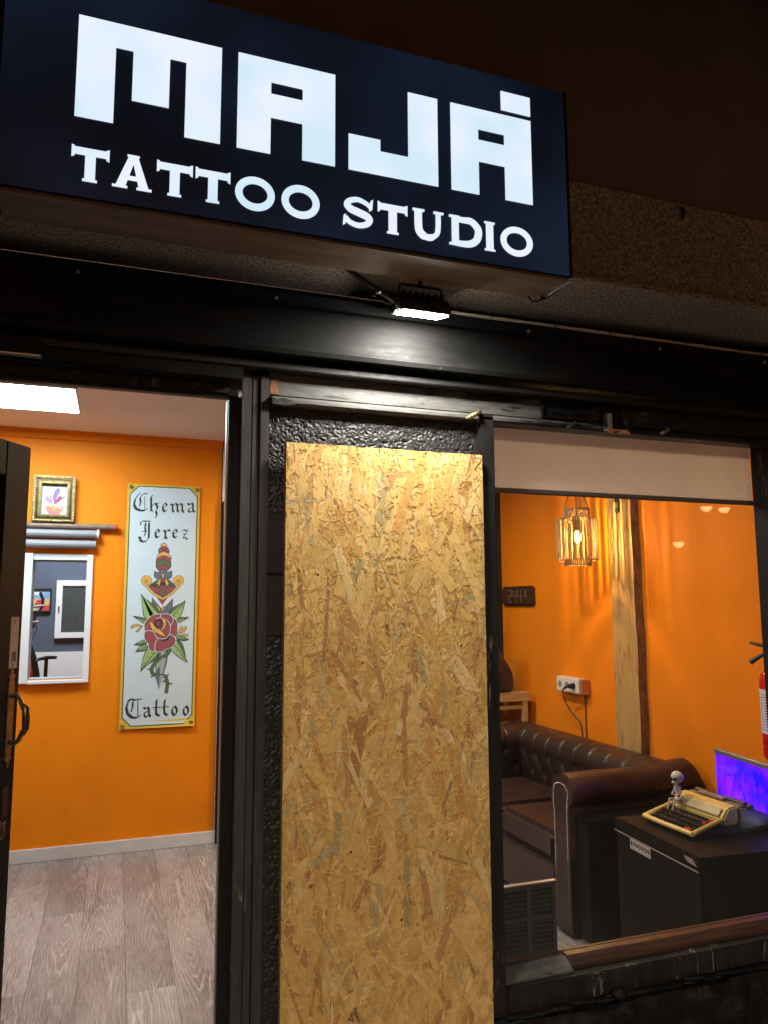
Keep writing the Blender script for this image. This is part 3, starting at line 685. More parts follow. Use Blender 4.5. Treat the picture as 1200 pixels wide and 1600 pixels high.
obj('bracket_stay', MB().cyl((.648, -.185, 2.289), (.648, -.185, 2.329), .006, n=10), M['plastic'], fd)
obj('cable_gland', MB().cyl((.592, -.2, 2.236), (.597, -.2, 2.262), .009, .005).ball((.588, -.2, 2.236), .012), M['plastic'], fd)
cb = empty('cable_conduit', (.52, -.2, 2.25), 'bent black cable conduit running from the sign down to the floodlight', 'cable')
b = MB(); b.tube([(.455, -.2, 2.329), (.462, -.2, 2.300), (.50, -.2, 2.279), (.537, -.2, 2.259), (.583, -.2, 2.236)], .006, 10); obj('sleeve', b, M['plastic'], cb)
b = MB(); b.ball((.537, -.2, 2.259), .010).ball((.461, -.2, 2.302), .008); b.cyl((.53, -.2, 2.255), (.529, -.2, 2.243), .0035); obj('clamp', b, M['plastic'], cb, kind='stuff')
cl = empty('fascia_cable', (2.2, -.06, 2.29), 'thin pale cable tied along the top of the black fascia board', 'cable')
b = MB(); b.tube([(.60+i*.1, -.066, 2.289+.001*math.sin(i*1.7)) for i in range(42)], .0042, 8); obj('cable_run', b, simple('pale_cable', (.42, .35, .28), .5), cl)
x = .66
while x < 4: obj('cable_tie', MB().cyl((x, -.066, 2.289), (x+.0022, -.066, 2.289), .0056, n=10), M['plastic'], cl); x += R.uniform(.07, .2)

# ================================================================== door leaf (standing open into the room)
H = Vector((-.655, .035, 0)); F = Vector((-.268, .70, 0)); dv = (F-H).normalized(); LW = (F-H).length; dn = Vector((dv.y, -dv.x, 0))  # dn faces the camera side
dl = empty('door_leaf', (H.x, H.y, 0), 'black wooden glazed door standing open into the shop', 'door')
def leaf(mb, a, b2, z0, z1, t0=-.02, t1=.02):
    c = H+dv*(a+b2)/2+dn*((t0+t1)/2)+Vector((0, 0, (z0+z1)/2)); return mb.obox(c, dv, dn, (0, 0, 1), (b2-a)/2, (t1-t0)/2, (z1-z0)/2)
DT = 2.02
obj('stile', leaf(MB(), LW-.105, LW, .01, DT), M['blackgloss'], dl, .003)
obj('stile', leaf(MB(), 0, .1, .01, DT), M['blackgloss'], dl, .003)
obj('top_rail', leaf(MB(), .101, LW-.106, DT-.1, DT), M['blackgloss'], dl, .003)
obj('bottom_rail', leaf(MB(), .101, LW-.106, .01, .25), M['blackgloss'], dl, .003)
obj('pane', leaf(MB(), .101, LW-.106, .25, DT-.1, -.003, .003), M['glass'], dl, smooth=False)
M['blackgloss'].node_tree.nodes['Principled BSDF'].inputs['Specular IOR Level'].default_value = .2
M['stucco'].node_tree.nodes['Principled BSDF'].inputs['Specular IOR Level'].default_value = .3
hs = LW-.035
def on(s_, n_, z): v = H+dv*s_+dn*n_; return (v.x, v.y, z)
hd = obj('handle', leaf(MB(), hs-.013, hs+.013, 1.155, 1.325, .0205, .024), M['brass'], dl, .001)
def finial(zc, sg_):
    mb = MB(); pts = [(-.01, 0), (.01, 0), (.012, .012), (.006, .016), (.014, .028), (.006, .034), (.0, .056), (-.006, .034), (-.014, .028), (-.006, .016), (-.012, .012)]
    vv = [on(hs+a, .0205, zc+sg_*c) for a, c in pts]+[on(hs+a, .0235, zc+sg_*c) for a, c in pts]; n = len(pts)
    return mb.add(vv, [tuple(range(n)), tuple(range(2*n-1, n-1, -1))]+[(i, n+i, n+(i+1) % n, (i+1) % n) for i in range(n)])
obj('finial', finial(1.326, 1), M['brass'], hd); obj('finial', finial(1.154, -1), M['brass'], hd)
b = MB(); b.tube([on(hs, .022, 1.298), on(hs, .04, 1.302), on(hs, .052, 1.29), on(hs, .062, 1.268), on(hs, .068, 1.262)], [.006, .007, .006, .007, .008], 10)
obj('grip_arm', b, M['bronze'], hd); b = MB()
b.tube([on(hs, .022, 1.172), on(hs, .04, 1.168), on(hs, .052, 1.176), on(hs, .062, 1.196), on(hs, .066, 1.204)], [.006, .007, .006, .007, .008], 10)
obj('grip_arm', b, M['bronze'], hd)
b = MB(); b.tube([on(hs, .062, 1.275), on(hs, .07, 1.266), on(hs, .073, 1.24), on(hs, .073, 1.21), on(hs, .066, 1.193)], [.005, .0095, .0105, .0095, .005], 12); obj('grip', b, M['bronze'], hd)
stk = obj('sticker', leaf(MB(), hs-.014, hs+.02, 1.375, 1.52, .0202, .0208), simple('old_paper_label', (.42, .31, .26), .6), dl)
b = MB()
for i in range(5): leaf(b, hs+.0-.004+i*.004, hs-.002+i*.004, 1.395, 1.422, .0209, .0211)
for z in (1.508, 1.5, 1.384): leaf(b, hs-.002, hs+.003, z, z+.004, .0209, .0211)
obj('barcode', b, M['dark'], stk)
obj('lock_plate', leaf(MB(), hs-.012, hs+.012, .97, 1.05, .0203, .022), simple('brown_worn_metal', (.05, .025, .02), .5, .4), dl, .001)
b = MB()
for i in range(14): leaf(b, hs-.02+R.uniform(0, .03), hs-.018+R.uniform(.001, .03), .9+R.uniform(0, .06), .9+R.uniform(.002, .065), .0203, .0205)
obj('scratches', b, simple('bare_wood_scratch', (.14, .1, .07), .7), dl)

# ================================================================== lamps inside
def ceiling_panel(x0, x1, y0, y1, z, lab, grp=None):
    r_ = empty('ceiling_light', ((x0+x1)/2, (y0+y1)/2, z), lab, 'ceiling light', grp)
    b = MB(); t = .012
    b.box(x0-t, x1+t, y0-t, y0, z-.016, z).box(x0-t, x1+t, y1, y1+t, z-.016, z).box(x0-t, x0, y0, y1, z-.016, z).box(x1, x1+t, y0, y1, z-.016, z)
    obj('frame', b, M['whiteframe'], r_, .001)
    b = MB(); b.add([(x0, y0, z-.012), (x1, y0, z-.012), (x1, y1, z-.012), (x0, y1, z-.012)], [(0, 3, 2, 1)])
    obj('diffuser', b, emis('led_panel_white', (.80, .93, 1.0), PANEL_L), r_, normals=False)
ceiling_panel(-.84, -.238, 2.41, 2.93, 2.689, 'square white led ceiling light glowing inside the doorway')
def fill_spot(x, y, lab):  # unseen spots, added to brighten the orange side of the room
    r_ = empty('fill_spot', (x, y, 2.64), lab, 'ceiling spot', 'added warm ceiling spots')
    obj('rim', MB().lathe(x, y, [(.05, 2.69), (.055, 2.67), (.045, 2.668), (.042, 2.69)], 20), M['whiteplastic'], r_)
    b = MB(); b.add([(x+.042*math.cos(2*math.pi*k/16), y+.042*math.sin(2*math.pi*k/16), 2.675) for k in range(16)], [tuple(range(15, -1, -1))])
    obj('lamp', b, emis('fill_spot_lamp', (1, .80, .54), SPOT_L), r_, normals=False)
fill_spot(1.5, 2.75, 'warm fill spot added unseen above the far end of the sofa'); fill_spot(1.5, 1.3, 'warm fill spot added unseen near the shop window')
ceiling_panel(-.7, -.1, 4.3, 4.85, 2.689, 'led ceiling light of the blue back room')

# lantern
LX, LY = 2.585, 2.095
ln = empty('pendant_lantern', (LX, LY, 1.78), 'woven cord pendant lantern glowing in front of the wooden post', 'lantern')
def ringtube(r, z, rr, n=40): return MB().tube([(LX+r*math.cos(2*math.pi*i/n), LY+r*math.sin(2*math.pi*i/n), z) for i in range(n+1)], rr, 6)
b = MB(); R1 = .118
for z, r, rr in ((2.055, .116, .003), (2.045, .112, .002), (1.812, R1, .003), (1.805, .11, .0025), (1.778, .078, .004), (2.112, .074, .005), (2.104, .074, .004)): 
    q = ringtube(r, z, rr); b.add(q.v, q.f)
obj('hoop', b, M['rope'], ln)
b = MB()
for i in range(76):
    a = 2*math.pi*(i+.25*math.sin(i*1.9)+R.uniform(-.2, .2))/76; ca, sa = math.cos(a), math.sin(a); j = .002*math.sin(i*2.3)
    b.tube([(LX+(R1+j)*ca, LY+(R1+j)*sa, 2.055), (LX+(R1-.001+j)*ca, LY+(R1-.001+j)*sa, 1.93), (LX+(R1+j)*ca, LY+(R1+j)*sa, 1.808)], R.uniform(.0026, .004), 5)
obj('cords', b, M['rope'], ln, kind='stuff')
b = MB()
for i in range(40):
    a = 2*math.pi*i/40; ca, sa = math.cos(a), math.sin(a)
    b.tube([(LX+.074*ca, LY+.074*sa, 2.112), (LX+.078*ca, LY+.078*sa, 2.055), (LX+.114*ca, LY+.114*sa, 2.05)], .0042, 5)
    b.tube([(LX+.08*ca, LY+.08*sa, 1.81), (LX+.078*ca, LY+.078*sa, 1.778)], .0042, 5)
obj('woven_collar', b, M['rope'], ln, kind='stuff')
for a, tx in ((2.4, .03), (-.7, -.06), (-1.9, .07)):
    ca, sa = math.cos(a), math.sin(a)
    obj('hanging_cord', MB().tube([(LX+.074*ca, LY+.074*sa, 2.1), (LX+.03*ca+tx*.4, LY+.03*sa, 2.3), (LX+tx*.2, LY, 2.66)], .0055, 6), M['rope'], ln)
obj('bulb', MB().ball((LX, LY, 1.94), .0065, .0065, .013), emis('warm_bulb_filament', (1, .56, .2), BULB_L), ln)
obj('bulb_glass', MB().ball((LX, LY, 1.945), .027, .027, .038), M['bulbglass'], ln)
obj('bulb_socket', MB().cyl((LX, LY, 1.985), (LX, LY, 2.05), .018, .014).cyl((LX, LY, 2.05), (LX, LY, 2.69), .003, n=6), M['plastic'], ln)

# ================================================================== things on the back wall
ps = empty('pass_through_window', (-.345, 3.5, 1.075), 'white framed opening through the orange wall to the blue room', 'window')
obj('frame_side', MB().box(-.553, -.498, 3.498, 3.54, 1.073, 1.885), M['whiteframe'], ps, .002)
obj('frame_side', MB().box(-.178, -.141, 3.502, 3.54, 1.088, 1.88), M['whiteframe'], ps, .002)
obj('frame_top', MB().box(-.497, -.179, 3.528, 3.545, 1.845, 1.884), M['whiteframe'], ps, .001)
obj('frame_sill', MB().box(-.497, -.141, 3.494, 3.545, 1.068, 1.087), M['whiteframe'], ps, .002)
obj('reveal', MB().box(-.1785, -.17, 3.546, 3.68, 1.09, 1.845).box(-.505, -.497, 3.546, 3.68, 1.09, 1.845).box(-.4965, -.179, 3.546, 3.68, 1.089, 1.096).box(-.4965, -.179, 3.546, 3.68, 1.838, 1.846), M['greyreveal'], ps, .001)
# gold framed flower picture
FX0, FX1, FZ0, FZ1, FY = -.517, -.265, 2.083, 2.383, 3.49
fp = empty('gold_framed_picture', (-.391, 3.5, 2.083), 'ornate gold framed flower drawing standing on the pole', 'picture')
def frame_ring(name, parent, i0, i1, ya, yb, mat, bev):
    obj(name, MB().box(FX0+i0, FX0+i1, ya, yb, FZ0+i0, FZ1-i0).box(FX1-i1, FX1-i0, ya, yb, FZ0+i0, FZ1-i0).box(FX0+i1, FX1-i1, ya, yb, FZ0+i0, FZ0+i1).box(FX0+i1, FX1-i1, ya, yb, FZ1-i1, FZ1-i0), mat, parent, bev)
frame_ring('outer_moulding', fp, 0, .02, FY-.02, 3.528, M['gold'], .004)
frame_ring('middle_moulding', fp, .02, .034, FY-.008, 3.527, M['bronze'], .002)
frame_ring('inner_moulding', fp, .034, .05, FY-.014, 3.526, M['gold'], .003)
b = MB(); per = []
for k in range(22): per += [(FX0+.01, FZ0+.012+k*(.276/21)), (FX1-.01, FZ0+.012+k*(.276/21))]
for k in range(17): per += [(FX0+.012+k*(.228/16), FZ0+.01), (FX0+.012+k*(.228/16), FZ1-.01)]
for (a, c) in per: b.ball((a+R.uniform(-.002, .002), FY-.02, c+R.uniform(-.002, .002)), .0075, .005, .0055, 7, 5)
obj('carved_ornament', b, simple('bright_gilding', (.42, .33, .15), .3, .7, .3, 60, .3), fp, kind='stuff')
obj('paper', MB().box(FX0+.05, FX1-.05, 3.515, 3.52, FZ0+.05, FZ1-.05), simple('pale_paper', (.62, .7, .7), .6, 0, .02, 10, 0), fp)
pc = {}
def ink(name, c, r=.6):
    if name not in pc: pc[name] = simple(name, c, r, 0, .08, 60, 0)
    return pc[name]
def petal(cx, cz, L, W, a, n=8):
    o = []
    for i in range(n): 
        t = i/(n-1); o.append((t*L, W/2*math.sin(math.pi*t)**.8))
    for i in range(n-2, 0, -1):
        t = i/(n-1); o.append((t*L, -W/2*math.sin(math.pi*t)**.8))
    ca, sa = math.cos(a), math.sin(a); return [(cx+x*ca-y*sa, cz+x*sa+y*ca) for x, y in o]
def pprint_(parent, name, items, y0, dy=-.0002):
    mats = {}
    for i, (key, c, poly) in enumerate(items): mats.setdefault(key, (c, []))[1].append((i, poly))
    for key, (c, lst) in mats.items():
        mb = MB()
        for i, poly in lst:
            y = y0+dy*(i+1); mb.add([(p[0], y, p[1]) for p in poly], [tuple(range(len(poly)))])
        obj(name, mb, ink(key, c), parent, smooth=False, normals=False)
X0, Z0 = -.391, 2.2
it = [('violet_ink', (.22, .16, .42), petal(X0-.002, Z0+.01, .095, .026, 1.45)), ('violet_ink', (.22, .16, .42), petal(X0+.01, Z0+.06, .055, .026, 1.3)),
      ('crimson_ink', (.5, .04, .09), petal(X0-.005, Z0, .08, .016, .9)), ('crimson_ink', (.5, .04, .09), petal(X0+.02, Z0+.035, .03, .02, .8)), ('teal_ink', (.12, .3, .34), petal(X0-.01, Z0, .075, .014, 2.2)), ('dark_ink', (.06, .08, .12), petal(X0, Z0, .09, .006, .75)), ('dark_ink', (.06, .08, .12), petal(X0+.03, Z0+.03, .05, .008, .7)), ('pink_ink', (.6, .16, .3), petal(X0-.01, Z0, .08, .01, 1.85)), ('pink_ink', (.6, .16, .3), petal(X0-.02, Z0+.01, .055, .012, 2.5)),
      ('coral_ink', (.72, .2, .12), petal(X0-.05, Z0-.01, .09, .045, -.75)), ('coral_ink', (.72, .2, .12), petal(X0+.055, Z0-.005, .09, .045, -2.35)), ('orange_ink', (.8, .34, .08), petal(X0-.02, Z0+.005, .1, .03, -.9)), ('pink_ink', (.6, .16, .3), petal(X0-.035, Z0-.05, .07, .024, -.1)), ('coral_ink', (.72, .2, .12), petal(X0+.03, Z0-.005, .075, .02, -1.9)), ('white_ink', (.75, .72, .7), petal(X0+.01, Z0, .05, .016, -.6))]
pprint_(fp, 'drawing', it, 3.515)
# pole and roller screens
po = empty('wooden_pole', (-.7, 3.49, 2.05), 'long brown pole with a red end cap lying above the roller screens', 'pole')
obj('rod', MB().cyl((-1.5, 3.495, 2.062), (-.018, 3.495, 2.062), .0185, n=20), M['poleWood'], po)
obj('end_cap', MB().cyl((-.018, 3.495, 2.062), (.004, 3.495, 2.062), .0205, n=20), M['redplastic'], po, .002)
def roller(z, x1, r, lab, cap=True):
    e = empty('roller_screen', (-.8, 3.48, z), lab, 'roller screen')
    obj('roll', MB().cyl((-1.5, 3.49, z), (x1, 3.49, z), r, n=24), M['rollgrey'], e)
    if cap: obj('end_cap', MB().cyl((x1, 3.49, z), (x1+.014, 3.49, z), r+.006, n=20), M['whiteplastic'], e, .002)
    obj('wall_bracket', MB().box(-.5, -.48, 3.492, 3.53, z-.015, z+.015), M['whiteplastic'], e)
roller(2.012, -.125, .026, 'upper grey roller screen with a white end cap under the pole')
roller(1.945, -.128, .026, 'lower grey roller screen just above the white framed opening', False)

# ---------------------------------------------------------------- banner
bn = empty('tattoo_banner', (.29, 3.52, .76), 'tall banner with blackletter writing, dagger and rose on the orange wall', 'banner')
q = [(197.6, 754.4), (313.8, 760.5), (301.2, 1133.7), (183.1, 1139.5)]      # digitised outline of the print
BW0, BW1, BH0, BH1 = .054, .527, .761, 2.361
def inv(px, py):
    u = v = .5
    for _ in range(12):
        fx = [(1-u)*(1-v)*q[0][k]+u*(1-v)*q[1][k]+u*v*q[2][k]+(1-u)*v*q[3][k] for k in (0, 1)]
        du = [(1-v)*(q[1][k]-q[0][k])+v*(q[2][k]-q[3][k]) for k in (0, 1)]; dv_ = [(1-u)*(q[3][k]-q[0][k])+u*(q[2][k]-q[1][k]) for k in (0, 1)]
        e0, e1 = px-fx[0], py-fx[1]; D = du[0]*dv_[1]-du[1]*dv_[0]
        u += (e0*dv_[1]-e1*dv_[0])/D; v += (du[0]*e1-du[1]*e0)/D
    return (BW0+u*(BW1-BW0), BH1-v*(BH1-BH0))
def sheetY(x, z): return 3.5185-(.012*max(0, (.80-z)/.04)*(x-.054)/.47 if z < .80 else 0)
cloth = simple('yellow_vinyl', (.62, .46, .05), .4, 0, .06, 10, .02)
b = MB(); b.grid(lambda u_, v_: (BW0+u_*(BW1-BW0), sheetY(BW0+u_*(BW1-BW0), BH0+v_*(BH1-BH0)), BH0+v_*(BH1-BH0)), 16, 60)
obj('sheet', b, cloth, bn, normals=False)
lay = [0]
def P4(c): return lambda a, b_: inv(c[0]+a/c[2], c[1]+b_/c[2])
c7 = P4((170, 740, 3.81)); c4 = P4((180, 740, 8)); c5 = P4((190, 870, 5.92))
acc = {}
def fill(key, c, pts2, tr=None):
    lay[0] += 1
    p = [tr(*a) for a in pts2] if tr else pts2
    acc.setdefault(key, (c, MB()))[1].add([(x_, sheetY(x_, z_)-.0006-lay[0]*.0000012, z_) for x_, z_ in p], [tuple(range(len(p)))])
def stroke(key, c, pts2, wd, tr=None, closed=False):
    p = [tr(*a) for a in pts2] if tr else list(pts2)
    if closed: p = p+[p[0]]
    for i in range(len(p)-1):
        (x0, z0_), (x1, z1_) = p[i], p[i+1]; L = math.hypot(x1-x0, z1_-z0_) or 1e-6; nx, nz = -(z1_-z0_)/L*wd/2, (x1-x0)/L*wd/2; ex, ez = (x1-x0)/L*wd*.3, (z1_-z0_)/L*wd*.3
        fill(key, c, [(x0+nx-ex, z0_+nz-ez), (x1+nx+ex, z1_+nz+ez), (x1-nx+ex, z1_-nz+ez), (x0-nx-ex, z0_-nz-ez)])
def nib(pts2, tr, wpx=20, ang=40, thin=9):
    a = rad(ang); wpx *= 1.7; nx, ny = math.cos(a)*wpx/2, -math.sin(a)*wpx/2
    for i in range(len(pts2)-1):
        (x0, y0), (x1, y1) = pts2[i], pts2[i+1]; L = math.hypot(x1-x0, y1-y0) or 1; tx, ty = -(y1-y0)/L*thin/2, (x1-x0)/L*thin/2
        # hexagonal sweep of a slanted nib, nib running down-right to up-left
        fill('black_print', K, [(x0-nx, y0-ny), (x1-nx, y1-ny), (x1+nx, y1+ny), (x0+nx, y0+ny)], tr)
        fill('black_print', K, [(x0-tx, y0-ty), (x1-tx, y1-ty), (x1+tx, y1+ty), (x0+tx, y0+ty)], tr)
K = (.025, .04, .045); WHT = (.55, .67, .73)
inset = [(172, 72), (488, 88), (532, 132), (487, 1440), (438, 1483), (115, 1503), (66, 1458), (122, 112)]
# white field is a fine mesh that follows the sheet
ip = [c7(*a) for a in inset]
b = MB(); nv = 48
zt, zb_ = max(p[1] for p in ip), min(p[1] for p in ip); xl = BW0+.018; xr = BW1-.018
def fld(u_, v_):
    z = zb_+(zt-zb_)*v_; dz = min(z-zb_, zt-z); k = max(0, .055-dz)
    x_ = (xl+k)+(xr-xl-2*k)*u_; return (x_, sheetY(x_, z)-.0005, z)
b.grid(fld, 10, 60); obj('printed_field', b, simple('pale_banner_print', WHT, .5, 0, .03, 8, .02), bn, normals=False)
edge = [(xl+.055, zt), (xr-.055, zt), (xr, zt-.055), (xr, zb_+.055), (xr-.055, zb_), (xl+.055, zb_), (xl, zb_+.055), (xl, zt-.055)]
def sub(pts2, n=14):
    o = []
    for i in range(len(pts2)):
        a, c = pts2[i], pts2[(i+1) % len(pts2)]; m_ = n if math.hypot(a[0]-c[0], a[1]-c[1]) > .3 else 3
        o += [(a[0]+(c[0]-a[0])*k/m_, a[1]+(c[1]-a[1])*k/m_) for k in range(m_)]
    return o
stroke('black_print', K, sub(edge), .006, None, True)
# Chema
for s_ in ([(300, 240), (258, 275), (228, 330), (218, 390), (240, 440), (290, 465), (350, 468), (392, 440)],): nib(s_, c4, 22)
nib([(322, 262), (292, 300), (300, 350), (292, 400), (276, 420)], c4, 17); nib([(322, 258), (350, 250), (385, 248)], c4, 15); nib([(352, 285), (352, 465)], c4, 3)
nib([(450, 268), (432, 300), (434, 455)], c4, 20); nib([(412, 468), (434, 460), (452, 478)], c4, 14)
nib([(440, 410), (482, 372), (505, 395), (512, 440), (490, 478), (505, 510), (490, 560)], c4, 18); nib([(490, 372), (530, 372)], c4, 9)
def g_e(x, y, k=1, tr=c4):
    nib([(x+30*k, y), (x+4*k, y+32*k), (x+4*k, y+82*k), (x+28*k, y+112*k), (x+62*k, y+84*k)], tr, 19*k); nib([(x+34*k, y), (x+60*k, y+30*k), (x+22*k, y+58*k)], tr, 14*k)
g_e(578, 372)
for dx in (0, 62, 124): nib([(690+dx, 385), (708+dx, 400), (706+dx, 465), (722+dx, 488)], c4, 18)
nib([(712, 405), (748, 372), (770, 395)], c4, 10); nib([(774, 405), (808, 374), (832, 395)], c4, 10); nib([(672, 400), (690, 380)], c4, 7); nib([(835, 478), (850, 500)], c4, 10)
nib([(902, 375), (925, 398), (962, 372), (972, 400), (972, 470), (992, 492)], c4, 18); nib([(966, 425), (915, 448), (912, 480), (940, 492), (970, 462)], c4, 15)
# Jerez
nib([(300, 650), (300, 618), (335, 600), (375, 606), (425, 604)], c4, 13); nib([(404, 625), (404, 740), (400, 820), (370, 862), (320, 868), (290, 840), (300, 812)], c4, 20)
nib([(360, 625), (356, 690), (362, 740), (345, 795)], c4, 16); nib([(312, 738), (345, 730), (375, 735)], c4, 10); fill('black_print', K, [(285+18*math.cos(t*.8), 815+18*math.sin(t*.8)) for t in range(8)], c4)
g_e(482, 708); nib([(592, 720), (612, 740), (610, 808), (632, 830)], c4, 19); nib([(578, 838), (608, 815)], c4, 8); nib([(615, 755), (650, 712), (672, 736)], c4, 15)
g_e(708, 710); nib([(822, 735), (850, 716), (880, 730), (905, 722), (832, 826), (865, 812), (890, 842), (908, 826)], c4, 12); nib([(842, 775), (890, 775)], c4, 8)
# Tattoo
k = .74
nib([(66, 1332), (38, 1360), (28, 1405), (40, 1455), (80, 1488), (125, 1490), (160, 1465)], c5, 17); nib([(36, 1345), (66, 1322), (110, 1332), (165, 1322)], c5, 13); nib([(88, 1345), (84, 1400), (70, 1440)], c5, 13); nib([(133, 1340), (133, 1485)], c5, 3)
nib([(185, 1398), (203, 1412), (228, 1394), (234, 1415), (234, 1462), (250, 1482)], c5, 14); nib([(230, 1430), (192, 1448), (192, 1475), (210, 1486), (234, 1460)], c5, 12)
nib([(306, 1330), (300, 1400), (300, 1455), (330, 1476)], c5, 15); nib([(268, 1402), (338, 1396)], c5, 9); nib([(382, 1330), (376, 1392), (376, 1450), (406, 1470)], c5, 15); nib([(345, 1398), (415, 1390)], c5, 9)
for x in (452, 560): nib([(x+22, 1388), (x-2, 1412), (x-2, 1448), (x+18, 1472), (x+42, 1446), (x+40, 1408), (x+20, 1386)], c5, 14)
# dagger and rose
RED, GRN, LGR, GLD, STL, DRK = (.29, .075, .085), (.10, .16, .07), (.30, .45, .17), (.66, .40, .09), (.12, .15, .18), (.03, .04, .045)
def shape(key, c, pts2, tr=c5, ow=.0035, smoothit=True):
    p = pts2
    if smoothit: p = spl(list(pts2)+[pts2[0]], 4)[:-1]
    fill(key, c, p, tr); stroke('black_print', K, p, ow, tr, True)
def mirror(pts2, cx, k=.02): return [(2*cx-a, b_+(0)) for a, b_ in pts2]
shape('steel_print', STL, [(268, 395), (460, 400), (455, 560), (400, 1000), (325, 1230), (285, 950), (262, 540)], smoothit=False)
fill('white_print', (.6, .66, .7), [(268, 395), (300, 372), (430, 372), (462, 402), (362, 505)], c5); fill('red_print', RED, [(300, 378), (428, 378), (362, 468)], c5)
fill('light_steel_print', (.34, .38, .42), [(340, 880), (398, 900), (385, 1010), (326, 1228)], c5); stroke('black_print', K, [(345, 880), (326, 1228)], .003, c5)
# hilt
shape('red_print', RED, [(325, 10), (400, 10), (440, 30), (440, 110), (400, 150), (340, 150), (308, 110), (308, 40)])
shape('green_print', GRN, [(308, 70), (370, 40), (438, 75), (438, 115), (370, 85), (308, 112)]); shape('steel_print', STL, [(290, 150), (330, 160), (370, 120), (412, 160), (452, 150), (450, 205), (400, 230), (340, 230), (290, 205)])
shape('gold_print', GLD, [(370, 160), (382, 190), (370, 222), (358, 190)])
shape('red_print', RED, [(372, 225), (430, 235), (490, 290), (460, 330), (366, 395), (270, 330), (230, 290), (310, 235)], smoothit=False)
shape('green_print', GRN, [(310, 240), (250, 290), (330, 310), (366, 250), (400, 310), (480, 285), (430, 240), (372, 280)], smoothit=False); shape('green_print', GRN, [(366, 310), (400, 345), (366, 388), (332, 345)], smoothit=False)
shape('gold_print', GLD, [(350, 205), (345, 270), (330, 305), (322, 270), (300, 285), (325, 240)], smoothit=False); shape('gold_print', GLD, [(385, 205), (392, 270), (405, 305), (415, 270), (438, 285), (412, 240)], smoothit=False)
for sgn, cx in ((-1, 366), (1, 366)):
    arm = [(cx+sgn*x_, y_) for x_, y_ in ((0, 408), (80, 360), (150, 290), (185, 250), (180, 215), (150, 202), (118, 220), (115, 250), (135, 262), (150, 245), (140, 235))]
    stroke('black_print', K, spl(arm, 5), .0185, c5); stroke('gold_print', GLD, spl(arm, 5), .0135, c5)
fill('gold_print', GLD, [(220+30*math.cos(t*.6), 235+30*math.sin(t*.6)) for t in range(11)], c5); fill('gold_print', GLD, [(512+30*math.cos(t*.6), 235+30*math.sin(t*.6)) for t in range(11)], c5)
stroke('black_print', K, [(215+(18-t)*math.cos(t*.6), 238+(18-t)*math.sin(t*.6)) for t in range(15)], .003, c5); stroke('black_print', K, [(514-(18-t)*math.cos(t*.6), 238+(18-t)*math.sin(t*.6)) for t in range(15)], .003, c5)
# pommel (crop 7)
shape('red_print', RED, [(320, 440), (345, 452), (350, 480), (290, 480), (295, 452)], c7); shape('gold_print', GLD, [(320, 420), (336, 430), (336, 442), (304, 440), (304, 430)], c7)
stroke('black_print', K, [(300, 450), (345, 478)], .003, c7); stroke('black_print', K, [(342, 450), (295, 478)], .003, c7)
shape('gold_print', GLD, [(275, 520), (285, 490), (320, 474), (355, 492), (365, 520), (345, 505), (320, 498), (295, 505)], c7)
# leaves
def leafp(pts2, rib):
    shape('green_print', GRN, pts2); n = len(pts2)//2
    fill('light_green_print', LGR, spl(pts2[:n+1], 4)+[rib[1], rib[0]], c5); stroke('black_print', K, pts2, .003, c5, True); stroke('black_print', K, rib, .004, c5)
    (ax, ay), (bx, by) = rib
    for t in (.25, .45, .65, .82):
        mx_, my_ = ax+(bx-ax)*t, ay+(by-ay)*t; e = pts2[max(1, min(n, int(round((1-t)*n))))]; stroke('black_print', K, [(mx_, my_), ((mx_+e[0])/2, (my_+e[1])/2)], .002, c5)
for c_ in ([(165, 362), (178, 470), (190, 570), (240, 615), (330, 560), (320, 510), (250, 440), (200, 405)], ):
    leafp(c_, [(300, 590), (168, 366)])
leafp([(580, 424), (555, 520), (520, 590), (480, 620), (430, 560), (450, 500), (520, 460), (560, 440)], [(440, 590), (578, 428)])
leafp([(598, 992), (520, 950), (450, 890), (430, 850), (490, 790), (540, 810), (570, 890), (580, 950)], [(450, 800), (596, 988)])
leafp([(158, 1080), (175, 980), (210, 880), (260, 860), (325, 900), (310, 960), (240, 1000), (180, 1050)], [(300, 880), (160, 1076)])
leafp([(90, 566), (140, 600), (200, 640), (215, 610), (200, 590), (150, 575)], [(210, 615), (95, 568)]); leafp([(614, 578), (560, 610), (510, 630), (500, 600), (530, 580), (570, 580)], [(500, 610), (610, 580)])
leafp([(100, 832), (150, 800), (205, 785), (220, 810), (180, 835), (140, 835)], [(215, 805), (104, 832)]); leafp([(612, 782), (560, 760), (500, 730), (490, 770), (530, 790), (580, 795)], [(495, 755), (608, 781)])
leafp([(112, 895), (150, 850), (210, 830), (225, 860), (190, 885), (150, 890)], [(215, 850), (116, 893)])
for pts2 in ([(175, 655), (110, 640), (72, 665), (80, 678), (120, 660)], [(175, 660), (130, 690), (118, 712), (140, 705)], [(515, 715), (530, 670), (548, 658), (545, 690), (530, 720)], [(530, 725), (560, 680), (585, 662), (588, 685), (560, 715)], [(545, 735), (590, 735), (608, 745), (590, 755), (555, 748)], [(335, 530), (318, 490), (312, 462), (335, 490), (345, 520)], [(350, 530), (362, 490), (380, 475), (375, 510)]):
    shape('gold_print', GLD, pts2, ow=.0028)
